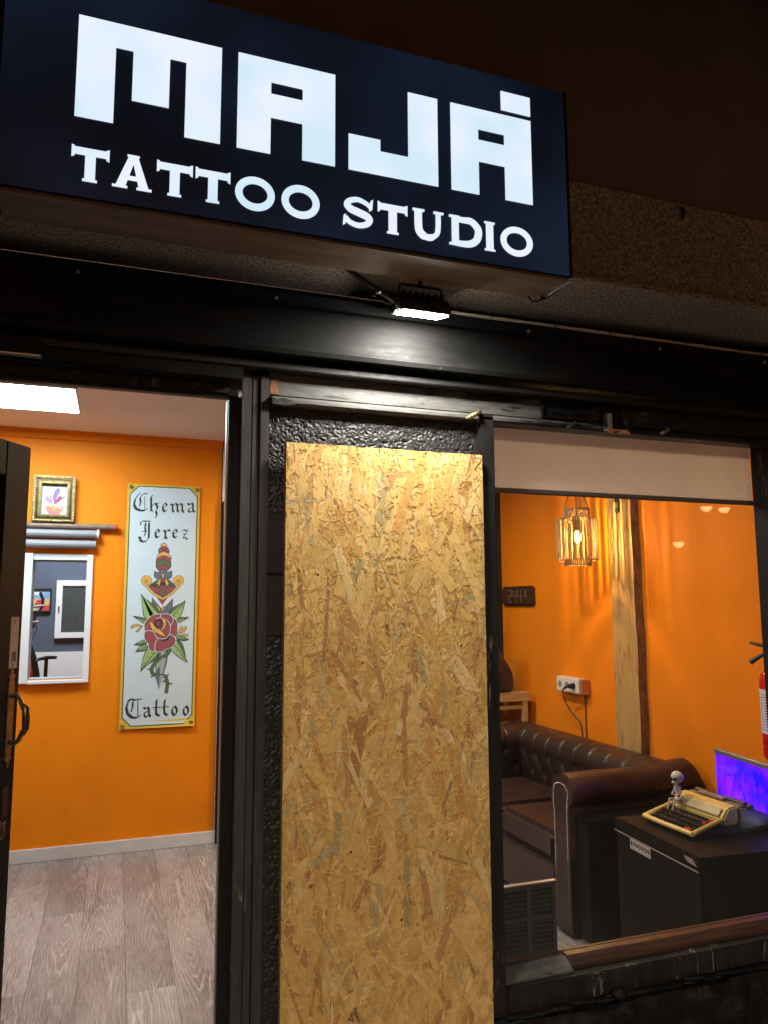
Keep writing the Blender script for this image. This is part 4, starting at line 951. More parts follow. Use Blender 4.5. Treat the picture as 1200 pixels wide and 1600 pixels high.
# stem with thorns
stem = spl([(415, 860), (420, 900), (370, 940), (300, 990), (265, 1040), (270, 1090), (330, 1110), (385, 1120), (405, 1180), (395, 1260)], 5)
stroke('black_print', K, stem, .0225, c5); stroke('green_print', GRN, stem, .0165, c5)
for (a, b_, c_, e) in ((215, 1050, 262, 1055), (245, 1125, 290, 1105), (425, 1095, 395, 1120), (455, 1182, 410, 1185), (355, 1170, 390, 1155), (430, 905, 410, 925)):
    fill('green_print', GRN, [(a, b_), (c_, e-9), (c_, e+9)], c5); stroke('black_print', K, [(a, b_), (c_, e-9), (c_, e+9)], .0025, c5, True)
fill('light_steel_print', (.34, .38, .42), [(300, 1010), (372, 950), (372, 990), (305, 1060)], c5)
fill('steel_print', STL, [(290, 1110), (375, 1110), (326, 1228)], c5); fill('light_steel_print', (.34, .38, .42), [(335, 1110), (375, 1110), (326, 1228)], c5)
# rose
def wshape(pts2, c=RED, key='red_print'):
    p = spl(list(pts2)+[pts2[0]], 5)[:-1]; stroke('white_print', (.6, .66, .7), p, .011, c5, True); fill(key, c, p, c5); stroke('black_print', K, p, .003, c5, True)
wshape([(430, 590), (480, 598), (500, 640), (498, 690), (500, 740), (450, 750), (420, 700)])
wshape([(200, 700), (200, 640), (240, 585), (300, 555), (345, 560), (330, 640), (260, 700)]); wshape([(350, 555), (410, 553), (455, 585), (450, 630), (410, 650), (360, 610)])
wshape([(240, 705), (205, 715), (200, 770), (235, 820), (240, 865), (280, 885), (300, 830), (330, 780), (280, 720)])
wshape([(330, 770), (300, 820), (300, 880), (345, 890), (400, 865), (460, 840), (482, 790), (450, 745), (400, 755)])
fill('black_print', K, spl([(330, 770), (300, 740), (360, 765), (430, 740), (410, 790), (360, 800)], 4), c5)
wshape([(290, 690), (310, 600), (360, 590), (420, 630), (430, 700), (400, 760), (350, 772), (305, 750)])
shape('gold_print', GLD, [(235, 622), (270, 625), (300, 670), (350, 700), (392, 758), (320, 730), (265, 690)]); shape('gold_print', GLD, [(350, 590), (385, 592), (398, 640), (370, 690), (345, 700), (372, 650)])
fill('wine_print', (.12, .02, .035), [(325+42*math.cos(t*.5), 635+44*math.sin(t*.5)) for t in range(13)], c5); shape('red_print', RED, [(300, 640), (320, 610), (345, 625), (340, 660), (315, 665)]); stroke('black_print', K, [(325+(26-t)*math.cos(t*.55), 635+(26-t)*math.sin(t*.55)) for t in range(18)], .003, c5)
for key, (c, mb) in acc.items(): obj('printed_artwork', mb, ink(key, c, .5), bn, smooth=False, normals=False, kind='stuff')
for (x_, z_) in ((.075, 2.34), (.506, 2.34), (.076, .783), (.505, .786)):
    gz = MB(); n_ = 16
    gz.tube([(x_+.010*math.cos(2*math.pi*i/n_), 3.512, z_+.010*math.sin(2*math.pi*i/n_)) for i in range(n_+1)], .0035, 6); gz.ball((x_, 3.512, z_), .0055)
    obj('eyelet', gz, simple('brass_eyelet', (.5, .42, .22), .3, .8) if 'brass_eyelet' not in bpy.data.materials else bpy.data.materials['brass_eyelet'], bn)

# ---------------------------------------------------------------- back room things
wn = empty('white_window', (-.2, 5.48, 1.2), 'white framed closed window on the blue back room wall', 'window')
wz0, wz1, wx0, wx1 = 1.272, 1.775, -.483, .3
b = MB(); t = .05; b.box(wx0, wx0+t, 5.46, 5.5, wz0, wz1).box(wx1-t, wx1, 5.46, 5.5, wz0, wz1).box(wx0+t, wx1-t, 5.46, 5.5, wz0, wz0+t).box(wx0+t, wx1-t, 5.46, 5.5, wz1-t, wz1); obj('frame', b, M['whiteframe'], wn, .003)
obj('pane', MB().box(wx0+t, wx1-t, 5.475, 5.49, wz0+t, wz1-t), simple('frosted_dark_glass', (.05, .065, .07), .3), wn)
obj('handle', MB().box(-.462, -.452, 5.445, 5.46, 1.5, 1.55), M['plastic'], wn, .002)
pt = empty('car_painting', (-.7, 5.48, 1.49), 'small bright painting with a black frame on the blue wall', 'painting')
px0, px1, pz0, pz1 = -.83, -.522, 1.5, 1.703
b = MB(); t = .012; b.box(px0, px0+t, 5.47, 5.5, pz0, pz1).box(px1-t, px1, 5.47, 5.5, pz0, pz1).box(px0+t, px1-t, 5.47, 5.5, pz0, pz0+t).box(px0+t, px1-t, 5.47, 5.5, pz1-t, pz1); obj('frame', b, M['plastic'], pt, .001)
obj('canvas', MB().box(px0+t, px1-t, 5.485, 5.495, pz0+t, pz1-t), ink('sky_blue_paint', (.16, .36, .62)), pt)
pprint_(pt, 'painted_scene', [('white_ink', (.75, .72, .7), petal(-.7, 1.66, .12, .025, 0)), ('tan_paint', (.55, .4, .2), [(-.82, 1.6), (-.7, 1.63), (-.6, 1.61), (-.534, 1.63), (-.534, 1.55), (-.82, 1.55)]), ('yellow_paint', (.7, .55, .1), [(-.818, 1.512), (-.64, 1.512), (-.64, 1.6), (-.7, 1.59), (-.818, 1.6)]), ('red_paint', (.5, .05, .05), [(-.66, 1.56), (-.64, 1.6), (-.6, 1.61), (-.58, 1.57)]), ('red_paint', (.5, .05, .05), [(-.62, 1.512), (-.535, 1.512), (-.535, 1.56), (-.62, 1.55)]), ('green_paint', (.15, .3, .12), [(-.76, 1.512), (-.7, 1.512), (-.72, 1.56)])], 5.4845)
ar = empty('swing_arm', (-.6, 4.9, 1.3), 'jointed grey monitor arm seen through the wall opening', 'arm')
obj('upper_bar', MB().tube([(-.75, 4.9, 1.52), (-.55, 4.9, 1.555)], .012), M['alu'], ar); obj('lower_bar', MB().tube([(-.75, 4.9, 1.40), (-.565, 4.9, 1.43)], .012), M['alu'], ar)
obj('joint', MB().tube([(-.545, 4.9, 1.565), (-.54, 4.9, 1.6), (-.565, 4.9, 1.66)], .012).tube([(-.54, 4.9, 1.55), (-.6, 4.9, 1.45), (-.6, 4.9, 1.38)], .009), M['plastic'], ar)
obj('cable', MB().tube([(-.59, 4.9, 1.45), (-.575, 4.9, 1.36), (-.61, 4.9, 1.28), (-.63, 4.9, 1.24)], .003), M['plastic'], ar)
ch = empty('office_chair', (-.5, 4.5, .4), 'black and red swivel chair in the blue back room', 'chair')
b = MB(); b.tube([(-.525, 4.35, 1.15), (-.51, 4.4, 1.165), (-.46, 4.45, 1.172), (-.40, 4.5, 1.168)], [.008, .013, .015, .012], 10); obj('armrest', b, M['plastic'], ch)
obj('arm_support', MB().box(-.475, -.45, 4.44, 4.47, .6, 1.165), M['plastic'], ch, .004)
b = MB(); b.tube([(-.6, 4.45, 1.28), (-.57, 4.45, 1.18), (-.545, 4.45, 1.05), (-.54, 4.45, .7)], [.03, .04, .045, .04], 12); obj('backrest', b, M['plastic'], ch)
b = MB(); b.tube([(-.6, 4.425, 1.22), (-.575, 4.405, 1.15), (-.56, 4.4, 1.05), (-.555, 4.4, .75)], [.01, .014, .016, .015], 10); obj('red_stripe', b, M['redplastic'], ch)
obj('seat', MB().box(-.75, -.45, 4.2, 4.6, .6, .66), M['plastic'], ch, .02); obj('column', MB().cyl((-.6, 4.4, 0), (-.6, 4.4, .6), .03), M['chrome'], ch)
# ================================================================== side wall things
WX = 2.85
tp = empty('timber_post', (2.8, 1.98, 0), 'live edge pine post leaning on the orange side wall', 'post')
def edgeR(z): return 1.872+.005*math.sin(z*4.1)+.003*math.sin(z*13)
def edgeL(z): return 2.09+.004*math.sin(z*3)
b = MB(); n_ = 60; v = []
for i in range(n_+1):
    z = 2.69*i/n_; a, c = edgeR(z), edgeL(z); v += [(WX-.045, a, z), (WX-.045, c, z), (WX-.002, c, z), (WX-.002, a-.012, z)]
b.add(v, [(i*4+k, i*4+(k+1) % 4, (i+1)*4+(k+1) % 4, (i+1)*4+k) for i in range(n_) for k in (0, 1, 2)]); obj('plank_face', b, M['pine'], tp)
b = MB(); b.grid(lambda u_, v_: (WX-.046+u_*.045, edgeR(v_*2.69)-u_*.012-.004-.006*abs(noise.noise(Vector((u_*4, 3, v_*60)))), v_*2.69), 8, 300); obj('bark_edge', b, M['bark'], tp, ang=80)
sb = empty('scroll_bracket', (2.76, 2.02, 2.05), 'black wrought iron scroll bracket on the timber post', 'bracket')
b = MB(); b.box(WX-.052, WX-.0465, 1.974, 1.98, 2.09, 2.32)
for cz, r, s_ in ((2.105, .02, 1), (2.165, .018, 1)):
    b.tube([(WX-.051, 1.98+(r*(1-t/20))*(1-math.cos(t*.45))*1.0, cz-(r*(1-t/20))*math.sin(t*.45)) for t in range(14)], .003, 6)
b.tube([(WX-.051, 1.98, 2.2), (WX-.051, 2.0, 2.215), (WX-.09, 2.05, 2.225)], .0035, 6)
obj('scroll', b, M['plastic'], sb)
ck = empty('wall_clock', (WX, 3.25, 1.54), 'dark rectangular digital clock on the orange wall', 'clock')
ckm = simple('dark_clock_face', (.05, .022, .014), .3)
obj('housing', MB().box(WX-.03, WX-.001, 3.03, 3.485, 1.538, 1.682), ckm, ck, .012, seg=4)
dig = emis('dim_clock_digits', (.8, .45, .3), .16)
SEG = {'2': 'abged', '4': 'fgbc', '0': 'abcdef'}
def digit(y, z, ch_, w_=.05, h_=.09):
    mb = MB(); t = .006; x = WX-.0312
    S_ = {'a': (0, h_-t, w_, h_), 'g': (0, h_/2-t/2, w_, h_/2+t/2), 'd': (0, 0, w_, t), 'b': (w_-t, h_/2, w_, h_), 'c': (w_-t, 0, w_, h_/2), 'f': (0, h_/2, t, h_), 'e': (0, 0, t, h_/2)}
    for s_ in SEG[ch_]:
        a, c, e, f_ = S_[s_]; mb.box(x-.0003, x, y-a, y-e, z+c+.0008, z+f_-.0008)
    obj('digit', mb, dig, ck)
for i, c_ in enumerate(('2', '4', '4')): digit(3.375-i*.068, 1.565, c_)
digit(3.14, 1.60, '0', .03, .05)
sk = empty('power_socket', (WX, 2.55, .98), 'white triple wall socket strip with one black plug in it', 'socket')
obj('housing', MB().box(WX-.058, WX-.001, 2.44, 2.705, .98, 1.076), M['whiteplastic'], sk, .006)
obj('end_cover', MB().box(WX-.06, WX-.001, 2.402, 2.439, .978, 1.074), M['copper'], sk, .005)
sock = simple('grey_socket_well', (.25, .24, .23), .5)
for y in (2.66, 2.58, 2.5): obj('socket_well', MB().cyl((WX-.0595, y, 1.028), (WX-.0575, y, 1.028), .021, n=20), sock, sk, .001)
pg = empty('plug_lead', (WX-.07, 2.5, .7), 'black plug and lead hanging from the white wall socket', 'power lead')
obj('plug', MB().cyl((WX-.06, 2.5, 1.028), (WX-.095, 2.5, 1.028), .02, .014).tube([(WX-.085, 2.5, 1.028), (WX-.1, 2.53, 1.02), (WX-.1, 2.545, 1.01)], .008), M['plastic'], pg)
obj('lead', MB().tube(spl([(WX-.1, 2.545, 1.012), (WX-.09, 2.58, .99), (WX-.07, 2.585, .92), (WX-.05, 2.52, .84), (WX-.04, 2.46, .79), (WX-.03, 2.45, .6)], 6), .0042, 8), M['plastic'], pg)
obj('wall_cable', MB().cyl((WX-.006, 2.455, .6), (WX-.006, 2.455, .98), .005, n=8), simple('brown_cable', (.25, .06, .02), .5), label='thin brown cable running down the wall below the socket', cat='cable')
# sideboard, coffee machine, acrylic stand
sd = empty('side_table', (2.55, 3.2, 0), 'pale wooden side table in the corner beyond the sofa', 'table')
obj('top', MB().box(2.2, 2.8, 3.06, 3.45, .87, .93), M['oak'], sd, .004)
for (x_, y_) in ((2.76, 3.08), (2.24, 3.08), (2.76, 3.42), (2.24, 3.42)): obj('leg', MB().box(x_-.02, x_+.02, y_-.018, y_+.018, 0, .87), M['oak'], sd, .003)
obj('shelf_rail', MB().box(2.262, 2.738, 3.07, 3.1, .815, .84), M['oak'], sd, .002)
obj('shelf', MB().box(2.262, 2.738, 3.1, 3.44, .7, .72), M['oak'], sd, .002)
obj('wooden_block', MB().box(2.35, 2.56, 3.12, 3.2, .722, .80), M['oak'], None, .004, label='small pale wooden box on the shelf under the side table', cat='box')
cf = empty('coffee_machine', (2.52, 3.2, .93), 'rounded dark capsule coffee machine on the side table', 'coffee machine')
prof = [(2.38, .932), (2.70, .932), (2.71, .98), (2.70, 1.06), (2.67, 1.12), (2.64, 1.16), (2.625, 1.21), (2.6, 1.245), (2.56, 1.27), (2.5, 1.272), (2.44, 1.26), (2.40, 1.2), (2.38, 1.1)]
obj('body', MB().prism(prof, 'xz', 3.12, 3.3), simple('dark_glossy_casing', (.045, .03, .025), .25), cf, .012, seg=3)
obj('spout', MB().box(2.50, 2.56, 3.085, 3.119, 1.10, 1.14), M['plastic'], cf, .006); obj('drip_tray', MB().box(2.4, 2.66, 3.09, 3.119, .932, .95), M['plastic'], cf, .004)
obj('blue_mug', MB().lathe(2.53, 3.08, [(.0, .951), (.03, .951), (.033, 1.03), (.029, 1.03), (.026, .956), (.0, .956)], 16), simple('mauve_glaze', (.2, .14, .4), .3), label='mauve cup standing under the coffee machine spout', cat='cup')
wr = empty('wire_stand', (2.6, 3.38, .93), 'thin wire stand rising behind the coffee machine', 'stand')
for x_ in (2.62, 2.66, 2.71): obj('rod', MB().cyl((x_, 3.38, .93), (x_, 3.38, 1.55-.03*(x_ > 2.7)), .003, n=6), M['bronze'], wr)
obj('cross_bar', MB().cyl((2.5, 3.38, 1.54), (2.71, 3.38, 1.54), .003, n=6).cyl((2.5, 3.38, 1.5), (2.66, 3.38, 1.5), .002, n=6), M['bronze'], wr)
obj('acrylic_box', MB().box(2.68, 2.78, 3.2, 3.3, .932, 1.15), M['acrylic'], None, label='clear acrylic box beside the coffee machine', cat='box', smooth=False)
# fire extinguisher
EX, EYc = 2.765, .865
fe = empty('fire_extinguisher', (EX, EYc, .92), 'red fire extinguisher with a white label hanging on the side wall', 'fire extinguisher')
obj('cylinder', MB().lathe(EX, EYc, [(0, .87), (.07, .875), (.078, .89), (.078, 1.20), (.072, 1.235), (.05, 1.262), (.025, 1.272), (.02, 1.3), (0, 1.3)], 32), M['red'], fe)
b = MB(); b.lathe(EX, EYc, [(.0788, .985), (.0788, 1.175)], 32); lb = obj('paper_label', b, M['stickerwhite'], fe)
b = MB()
for k in range(14):
    z = 1.0+k*.0115
    for j in range(5):
        a0 = math.pi*(.78+j*.09); a1 = a0+math.pi*.075*R.uniform(.6, 1)
        b.add([(EX+.0792*math.cos(a), EYc+.0792*math.sin(a), zz) for a, zz in ((a0, z), (a1, z), (a1, z+.004), (a0, z+.004))], [(0, 1, 2, 3)])
obj('small_print', b, simple('grey_print', (.15, .15, .15), .6), lb, kind='stuff')
obj('valve', MB().cyl((EX, EYc, 1.3), (EX, EYc, 1.345), .018), M['chrome'], fe, .002)
b = MB(); b.tube([(EX, EYc-.02, 1.345), (EX-.01, EYc+.03, 1.355), (EX-.03, EYc+.07, 1.365), (EX-.04, EYc+.105, 1.372)], [.009, .009, .008, .007], 8); obj('carry_handle', b, M['plastic'], fe)
b = MB(); b.tube([(EX, EYc, 1.33), (EX-.02, EYc+.05, 1.325), (EX-.035, EYc+.085, 1.3), (EX-.045, EYc+.105, 1.285)], [.008, .009, .011, .013], 8); obj('lever', b, M['plastic'], fe)
obj('wall_hanger', MB().box(WX-.02, WX-.001, EYc-.02, EYc+.02, 1.15, 1.33), M['plastic'], fe)

# ---------------------------------------------------------------- sofa
sf = empty('chesterfield_sofa', (2.45, 2.2, 0), 'dark brown buttoned leather sofa along the orange side wall', 'sofa')
prof = spl([(2.60, .40), (2.575, .50), (2.565, .58), (2.555, .655), (2.575, .71), (2.63, .738), (2.70, .742), (2.78, .725), (2.825, .68), (2.83, .5), (2.83, .1)], 6)
def plen(pr_):
    L = [0]
    for i in range(1, len(pr_)): L.append(L[-1]+math.hypot(pr_[i][0]-pr_[i-1][0], pr_[i][1]-pr_[i-1][1]))
    return L
PL = plen(prof)
def prof_at(t):
    s_ = t*PL[-1]
    for i in range(1, len(prof)):
        if PL[i] >= s_-1e-9:
            k_ = (s_-PL[i-1])/(PL[i]-PL[i-1]); a, c = prof[i-1], prof[i]; dx, dz = c[0]-a[0], c[1]-a[1]; q_ = math.hypot(dx, dz)
            return a[0]+dx*k_, a[1]+dz*k_, -dz/q_, dx/q_, s_
BUT = []
def tuft(s_, along):
    # buttons: two staggered rows, creases between them and pleats over the roll
    h = 0; P_ = .15
    for row, (rs, off) in enumerate(((.09, 0), (.20, .5))):
        c = along/P_-off; d_ = abs(c-round(c))*P_; r = math.hypot(d_, s_-rs); h -= .024*math.exp(-(r/.017)**2)+.008*math.exp(-(r/.05)**2)
    if .2 <= s_ <= .50: c = along/P_-.5; d_ = abs(c-round(c))*P_; h -= .010*math.exp(-(d_/.006)**2)*min(1, (.50-s_)/.08)
    if s_ < .09: c = along/P_; d_ = abs(c-round(c))*P_; h -= .008*math.exp(-(d_/.006)**2)
    if .09 <= s_ <= .20:
        t = (s_-.09)/.11
        for sg_ in (1, -1):
            c = along/P_-sg_*.5*t; d_ = abs(c-round(c))*P_; h -= .009*math.exp(-(d_/.007)**2)
    return h
def backfn(u_, v_):
    x_, z_, nx, nz, s_ = prof_at(v_); y_ = 1.47+u_*1.60; h = tuft(s_, y_)+.004*noise.noise(Vector((y_*9, s_*12, 0)))
    return (x_+nx*h, y_, z_+nz*h)
b = MB(); b.grid(backfn, 280, 90); obj('backrest', b, M['leather'], sf, ang=180)
bm_ = make_mesh('button', MB().ball((0, 0, 0), .009, .009, .009, 10, 6), M['leather'])
for rs, off in ((.09, 0), (.20, .5)):
    for k in range(9, 21):
        y_ = (k+off)*.15
        if 1.6 < y_ < 3.05:
            x_, z_, nx, nz, _ = prof_at(rs/PL[-1]); inst('button', bm_, (x_-nx*.02, y_, z_-nz*.02), sf)
# far arm (same buttoned profile turned across)
def farfn(u_, v_):
    x_, z_, nx, nz, s_ = prof_at(v_); xx_ = 2.05+u_*.60; h = tuft(s_, xx_)
    return (xx_, (x_+nx*h)-2.60+2.86, z_+nz*h)
b = MB(); b.grid(farfn, 110, 80); obj('arm', b, M['leather'], sf, ang=180)
# near arm: rolled section
sec = spl([(1.60, .02), (1.60, .5), (1.615, .6), (1.60, .69), (1.555, .73), (1.50, .742), (1.45, .725), (1.425, .68), (1.43, .63), (1.455, .60), (1.46, .56), (1.46, .3), (1.46, .02)], 5)
def armfn(u_, v_):
    k_ = v_*(len(sec)-1); i = min(int(k_), len(sec)-2); f_ = k_-i; a, c = sec[i], sec[i+1]
    y_, z_ = a[0]+(c[0]-a[0])*f_, a[1]+(c[1]-a[1])*f_; x_ = 2.075+u_*.765
    rise = .028*max(0, (u_-.55)/.45)**1.0*(1 if z_ > .55 else 0); drop = -.10*max(0, (u_-.9)/.1)**2*(1 if z_ > .6 else 0)
    h = .0035*noise.noise(Vector((x_*10, v_*14, 2)))-.004*math.exp(-((x_-2.55)/.006)**2)*(z_ > .6)
    return (x_, y_+(h if y_ > 1.53 else -h), z_+rise+drop+(h if z_ > .7 else 0))
b = MB(); b.grid(armfn, 90, 70); obj('arm', b, M['leather'], sf, ang=180)
fp_ = [(y_, z_) for y_, z_ in sec]
obj('arm_front', MB().prism(fp_, 'yz', 2.058, 2.076), M['leather'], sf, .006)
path = spl([(1.585, .06), (1.585, .5), (1.592, .6), (1.58, .67), (1.545, .69), (1.50, .69), (1.465, .66), (1.472, .61), (1.478, .5), (1.478, .06)], 10); L_ = plen(path)
sm2 = MB(); s_ = 0
while s_ < L_[-1]:
    for i in range(1, len(path)):
        if L_[i] >= s_:
            k_ = (s_-L_[i-1])/(L_[i]-L_[i-1]); y_ = path[i-1][0]+(path[i][0]-path[i-1][0])*k_; z_ = path[i-1][1]+(path[i][1]-path[i-1][1])*k_; break
    sm2.ball((2.057, y_, z_), .0034, .0034, .0034, 8, 5); s_ += .0125
obj('stud_trim', sm2, simple('nickel_studs', (.34, .31, .28), .3, 1, .1, 60, 0), sf, kind='stuff')
def cushion(y0, y1, x0=2.068, x1=2.585, z0=.285, z1=.432, **k_):
    b = MB(); b.box(x0, x1, y0, y1, z0, z1); o = obj('seat_cushion', b, M['leather'], sf, .035, seg=5)
    return o
cushion(1.615, 2.20); cushion(2.205, 2.80)
obj('base', MB().box(2.06, 2.83, 1.6, 3.05, .05, .284), M['leather'], sf, .01)
for (x_, y_) in ((2.12, 1.52), (2.12, 3.0), (2.76, 1.52), (2.76, 3.0)): obj('foot', MB().cyl((x_, y_, 0), (x_, y_, .06), .022, .03), M['bronze'], sf)
# ---------------------------------------------------------------- black case, typewriter, figurine
cs = empty('black_case', (1.84, .355, 0), 'tall black case with a white sticker standing behind the window glass', 'case')
CX0, CX1, CY0, CY1, CZ = 1.84, 2.75, .355, .86, .72
obj('body', MB().box(CX0, CX1, CY0, CY1, .01, CZ-.045), M['case'], cs, .006)
obj('lid', MB().box(CX0-.004, CX1+.004, CY0-.004, CY1+.004, CZ-.043, CZ), M['case'], cs, .005)
obj('edge_trim', MB().box(CX0-.007, CX0-.0045, CY0, CY1, CZ-.048, CZ-.043), M['alu'], cs, .0005)
b = MB(); b.prism([(CY0+.03, CZ-.012), (CY0+.075, CZ-.012), (CY0+.055, CZ-.028), (CY0+.01, CZ-.03)], 'yz', CX0-.0065, CX0-.0045); obj('reflection_patch', b, M['alu'], cs)  # slanted metal patch put in as a reflection on the lid
stx = CX0-.0008
sk_ = obj('sticker', MB().box(stx-.0006, stx, 0.632, 0.762, .632, .674), M['stickerwhite'], cs)
b = MB(); a, c = .638, .756; b.box(stx-.0009, stx-.0007, a, c, .6365, .638).box(stx-.0009, stx-.0007, a, c, .668, .6695).box(stx-.0009, stx-.0007, a, a+.0015, .638, .668).box(stx-.0009, stx-.0007, c-.0015, c, .638, .668); obj('sticker_border', b, M['dark'], sk_)
YZ = Matrix.Rotation(rad(-90), 4, 'Z')@XZ
text_obj('sticker_lettering', 'KWADRON', .0265, M['dark'], sk_, Matrix.Translation((stx-.001, .697, .6435))@YZ@Matrix.Diagonal((.82, 1, 1, 1)), .0002)
cs.rotation_euler = (0, 0, rad(-5))
M['case'].node_tree.nodes['Principled BSDF'].inputs['Specular IOR Level'].default_value = .12
lc = empty('dark_filler', (2.45, 1.39, 0), 'low black cabinet added to darken the gap between sofa arm and black case', 'filler')  # box added to keep the gap beside the sofa arm dark
obj('body', MB().box(2.085, 2.8, 1.34, 1.44, .02, .545), M['case'], lc, .006)
obj('top', MB().box(2.078, 2.8, 1.335, 1.445, .547, .562), M['case'], lc, .004)
tw = empty('typewriter', (2.1, .65, CZ), 'cream portable typewriter with black keys on the black case', 'typewriter')
TX0, TX1, TY0, TY1 = 1.955, 2.33, .515, .785
def slab(mb, y0, y1, pts2): return mb.prism(pts2, 'xz', y0, y1)
z0 = CZ+.002
obj('base', slab(MB(), TY0+.004, TY1-.004, [(TX0+.01, z0), (TX1, z0), (TX1-.01, z0+.03), (TX0+.16, z0+.03), (TX0+.012, z0+.008)]), M['plastic'], tw, .003)
obj('front_lip', MB().tube([(TX0+.004, TY0+.004, z0+.016), (TX0, (TY0+TY1)/2, z0+.016), (TX0+.004, TY1-.004, z0+.016)], .009, 10), M['cream'], tw)
for y in (TY0+.006, TY1-.006): obj('side_rail', MB().tube([(TX0+.004, y, z0+.016), (TX0+.14, y, z0+.052)], .009, 10), M['cream'], tw)
obj('keyboard_bed', slab(MB(), TY0+.014, TY1-.014, [(TX0+.012, z0+.01), (TX0+.14, z0+.04), (TX0+.14, z0+.03), (TX0+.014, z0+.002)]), M['plastic'], tw)
obj('ribbon_cover', slab(MB(), TY0, TY1, [(TX0+.138, z0+.03), (TX0+.138, z0+.056), (TX0+.165, z0+.09), (TX0+.21, z0+.096), (TX0+.21, z0+.03)]), M['cream'], tw, .006)
obj('inset_strip', slab(MB(), TY0+.02, TY1-.02, [(TX0+.1375, z0+.061), (TX0+.157, z0+.085), (TX0+.156, z0+.088), (TX0+.136, z0+.063)]), simple('beige_strip', (.5, .42, .24), .4), tw, .001)
obj('rear_cover', slab(MB(), TY0-.004, TY1+.004, [(TX0+.211, z0+.01), (TX0+.211, z0+.094), (TX0+.25, z0+.092), (TX0+.36, z0+.05), (TX0+.375, z0+.01)]), M['taupe'], tw, .008)
obj('platen', MB().cyl((TX0+.255, TY0+.01, z0+.092), (TX0+.255, TY1-.01, z0+.092), .012), M['plastic'], tw)
obj('platen_knob', MB().cyl((TX0+.255, TY0-.02, z0+.09), (TX0+.255, TY0-.005, z0+.09), .011), M['plastic'], tw, .002)
obj('type_basket', MB().box(TX0+.215, TX0+.24, TY0+.08, TY1-.06, z0+.095, z0+.104), M['alu'], tw, .002)
km = make_mesh('key', MB().box(-.0065, .0065, -.0068, .0068, 0, .008), M['plastic'], .002, 2)
kr = make_mesh('key', MB().box(-.0065, .0065, -.0075, .0075, 0, .009), M['redplastic'], .002, 2)
nk = 0
for r_ in range(4):
    for k_ in range(12):
        xk = TX0+.034+r_*.0235; yk = TY1-.028-k_*.0192-(r_ % 2)*.006; zk = z0+.018+r_*.0085
        if yk < TY0+.02: continue
        rd = (r_ == 3 and k_ == 11) or (r_ == 2 and k_ == 11) 
        o = inst('key', kr if rd else km, (xk, yk, zk), tw)
        if rd: o['label'] = 'red key'
obj('space_bar', MB().box(TX0+.012, TX0+.022, TY0+.075, TY1-.05, z0+.012, z0+.02), M['plastic'], tw, .002)
obj('red_key', MB().box(TX0+.012, TX0+.03, TY0+.03, TY0+.062, z0+.015, z0+.025), M['redplastic'], tw, .003)
# skeleton figurine sitting on the typewriter's upper left corner
SX, SYf, SZ = TX0+.135, TY1-.045, z0+.062
sn = empty('skeleton_figurine', (SX, SYf, SZ), 'small white big headed skeleton figurine sitting on the typewriter', 'figurine')
b = MB(); b.ball((SX, SYf, SZ+.083), .0205, .0205, .0195, 18, 12); b.ball((SX-.01, SYf, SZ+.066), .011, .0115, .008, 12, 8)
obj('skull', b, M['bone'], sn)
obj('eye_socket', MB().ball((SX-.0185, SYf+.0075, SZ+.078), .0045, .0055, .0062, 10, 7), M['dark'], sn); obj('eye_socket', MB().ball((SX-.0185, SYf-.0075, SZ+.078), .0045, .0055, .0062, 10, 7), M['dark'], sn)
obj('teeth', MB().box(SX-.0215, SX-.0205, SYf-.006, SYf+.006, SZ+.0625, SZ+.0655), M['dark'], sn)
b = MB(); b.tube([(SX, SYf, SZ+.068), (SX+.002, SYf, SZ+.04), (SX, SYf, SZ+.012)], [.003, .004, .006], 8)
for k_ in range(4):
    z = SZ+.05-k_*.0075; r1 = .0115-.0006*k_; b.tube([(SX+.003-r1*.9*math.sin(t*math.pi/7)*1.0, SYf+r1*math.cos(t*math.pi/7), z-.003*math.sin(t*math.pi/7)) for t in range(8)], .0017, 5)
b.ball((SX, SYf, SZ+.012), .008, .011, .007, 12, 7)
for s_ in (1, -1):
    b.tube([(SX, SYf+s_*.012, SZ+.055), (SX-.002, SYf+s_*.017, SZ+.036), (SX-.016, SYf+s_*.012, SZ+.026), (SX-.02, SYf+s_*.004, SZ+.028)], [.0032, .0026, .0026, .003], 7)
    b.tube([(SX-.002, SYf+s_*.007, SZ+.01), (SX-.026, SYf+s_*.012, SZ+.012), (SX-.032, SYf+s_*.012, SZ-.01), (SX-.036, SYf+s_*.012, SZ-.022), (SX-.046, SYf+s_*.013, SZ-.025)], [.0035, .0033, .003, .003, .0035], 7)
obj('body', b, M['bone'], sn)
sn.scale = (1.15, 1.15, 1.15)
# blue lit acrylic sign
bs = empty('blue_light_sign', (2.42, .7, CZ), 'blue glowing acrylic tattoo sign with an aluminium top rail', 'light sign')
A = Vector((2.455, .925, 0)); Bv = Vector((2.345, .33, 0)); e = (Bv-A).normalized(); nn = Vector((-e.y, e.x, 0)); nn = nn if nn.x < 0 else -nn; LS = (Bv-A).length
mid = (A+Bv)/2
m = NT('uv_lit_acrylic'); n1 = m.noise(9, 4, .6); m.set(color=(.02, .01, .2), rough=.1, ecol=m.ramp(n1, [(.35, (.003, .0, .46)), (.65, (.07, .003, .42))]), emit=5.0); M['uv'] = m.m
obj('panel', MB().obox(mid+Vector((0, 0, CZ+.108)), e, nn, (0, 0, 1), LS/2, .003, .088), M['uv'], bs)
obj('top_rail', MB().obox(mid+Vector((0, 0, CZ+.205)), e, nn, (0, 0, 1), LS/2+.004, .011, .011), M['alu'], bs, .004, seg=3)
obj('base_rail', MB().obox(mid+Vector((0, 0, CZ+.011)), e, nn, (0, 0, 1), LS/2+.004, .018, .009), M['alu'], bs, .004, seg=3)
me = text_mesh('TATTOO', .125, .0006)
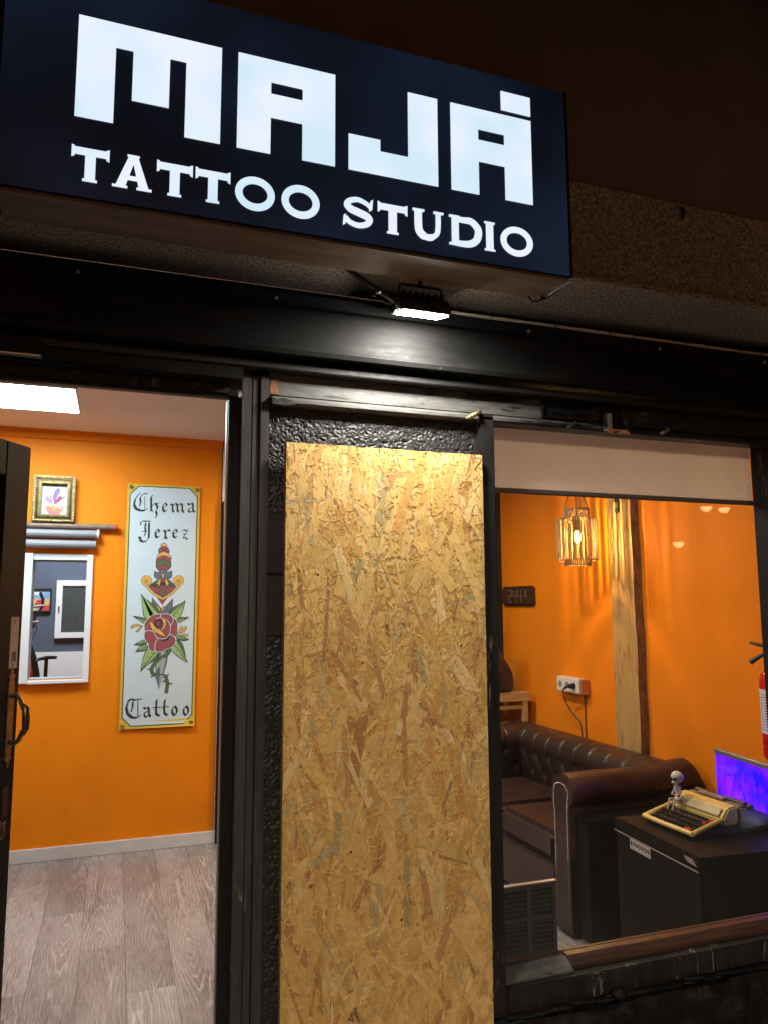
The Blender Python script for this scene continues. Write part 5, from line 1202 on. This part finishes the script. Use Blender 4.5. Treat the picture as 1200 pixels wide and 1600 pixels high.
fr = Matrix((e, Vector((0, 0, 1)), nn)).transposed().to_4x4(); fr.translation = mid+nn*.0042+Vector((0, 0, CZ+.045))-e*.0
cu_ = bpy.data.curves.new('t', 'FONT'); cu_.body = 'TATTOO'; cu_.size = .125; cu_.align_x = 'CENTER'; cu_.fill_mode = 'NONE'; cu_.bevel_depth = .0013; cu_.bevel_resolution = 1; cu_.resolution_u = 4
o = bpy.data.objects.new('t', cu_); col.objects.link(o); dg = bpy.context.evaluated_depsgraph_get(); dg.update(); me = bpy.data.meshes.new_from_object(o.evaluated_get(dg)); bpy.data.objects.remove(o)
me.transform(fr@Matrix.Diagonal((1.12, 1, 1, 1))); me.transform(Matrix.Translation(-ORG[bs.name])); me.materials.clear(); me.materials.append(simple('engraved_blue_line', (.005, .005, .12), .2)); o = bpy.data.objects.new('outline_letters', me); col.objects.link(o); o.parent = bs
lbx = empty('led_light_bar', (2.3, .5, CZ), 'short metal led light bar glowing white beside the typewriter', 'lamp')
p0 = Vector((2.30, .53, CZ+.022)); p1 = Vector((2.30, .36, CZ+.022))
obj('tube', MB().cyl(p0, p1, .014, n=16), M['alu'], lbx); obj('light_slot', MB().box(2.283, 2.287, .375, .475, CZ+.018, CZ+.026), emis('white_led_slot', (.8, 1, .95), 6), lbx)

# street lamps across the road, mirrored in the window
def street_lamp(x, y, z, lab):
    e_ = empty('street_lamp', (x, y, 0), lab, 'street lamp', 'street lamps across the road')
    obj('pole', MB().cyl((x, y+.0, 0), (x, y, z+.25), .07, .045, 12), M['plastic'], e_)
    obj('shade', MB().lathe(x, y, [(.02, z+.28), (.22, z+.12), (.26, z+.1), (.255, z+.095), (.0, z+.105)], 20), M['plastic'], e_)
    obj('lamp_bowl', MB().lathe(x, y, [(.25, z+.094), (.23, z), (.12, z-.12), (0, z-.15)], 20), emis('sodium_lamp_glass', (1, .62, .3), 16), e_)

for x_, y_, z_, lab in ((24.0, -25.93, 4.2, 'street lamp across the road, lowest of the three lamps mirrored in the window'), (25.7, -25.93, 5.9, 'street lamp across the road mirrored just under the blind'), (26.75, -25.93, 5.88, 'rightmost street lamp mirrored under the blind in the window')):
    street_lamp(x_, y_, z_, lab)
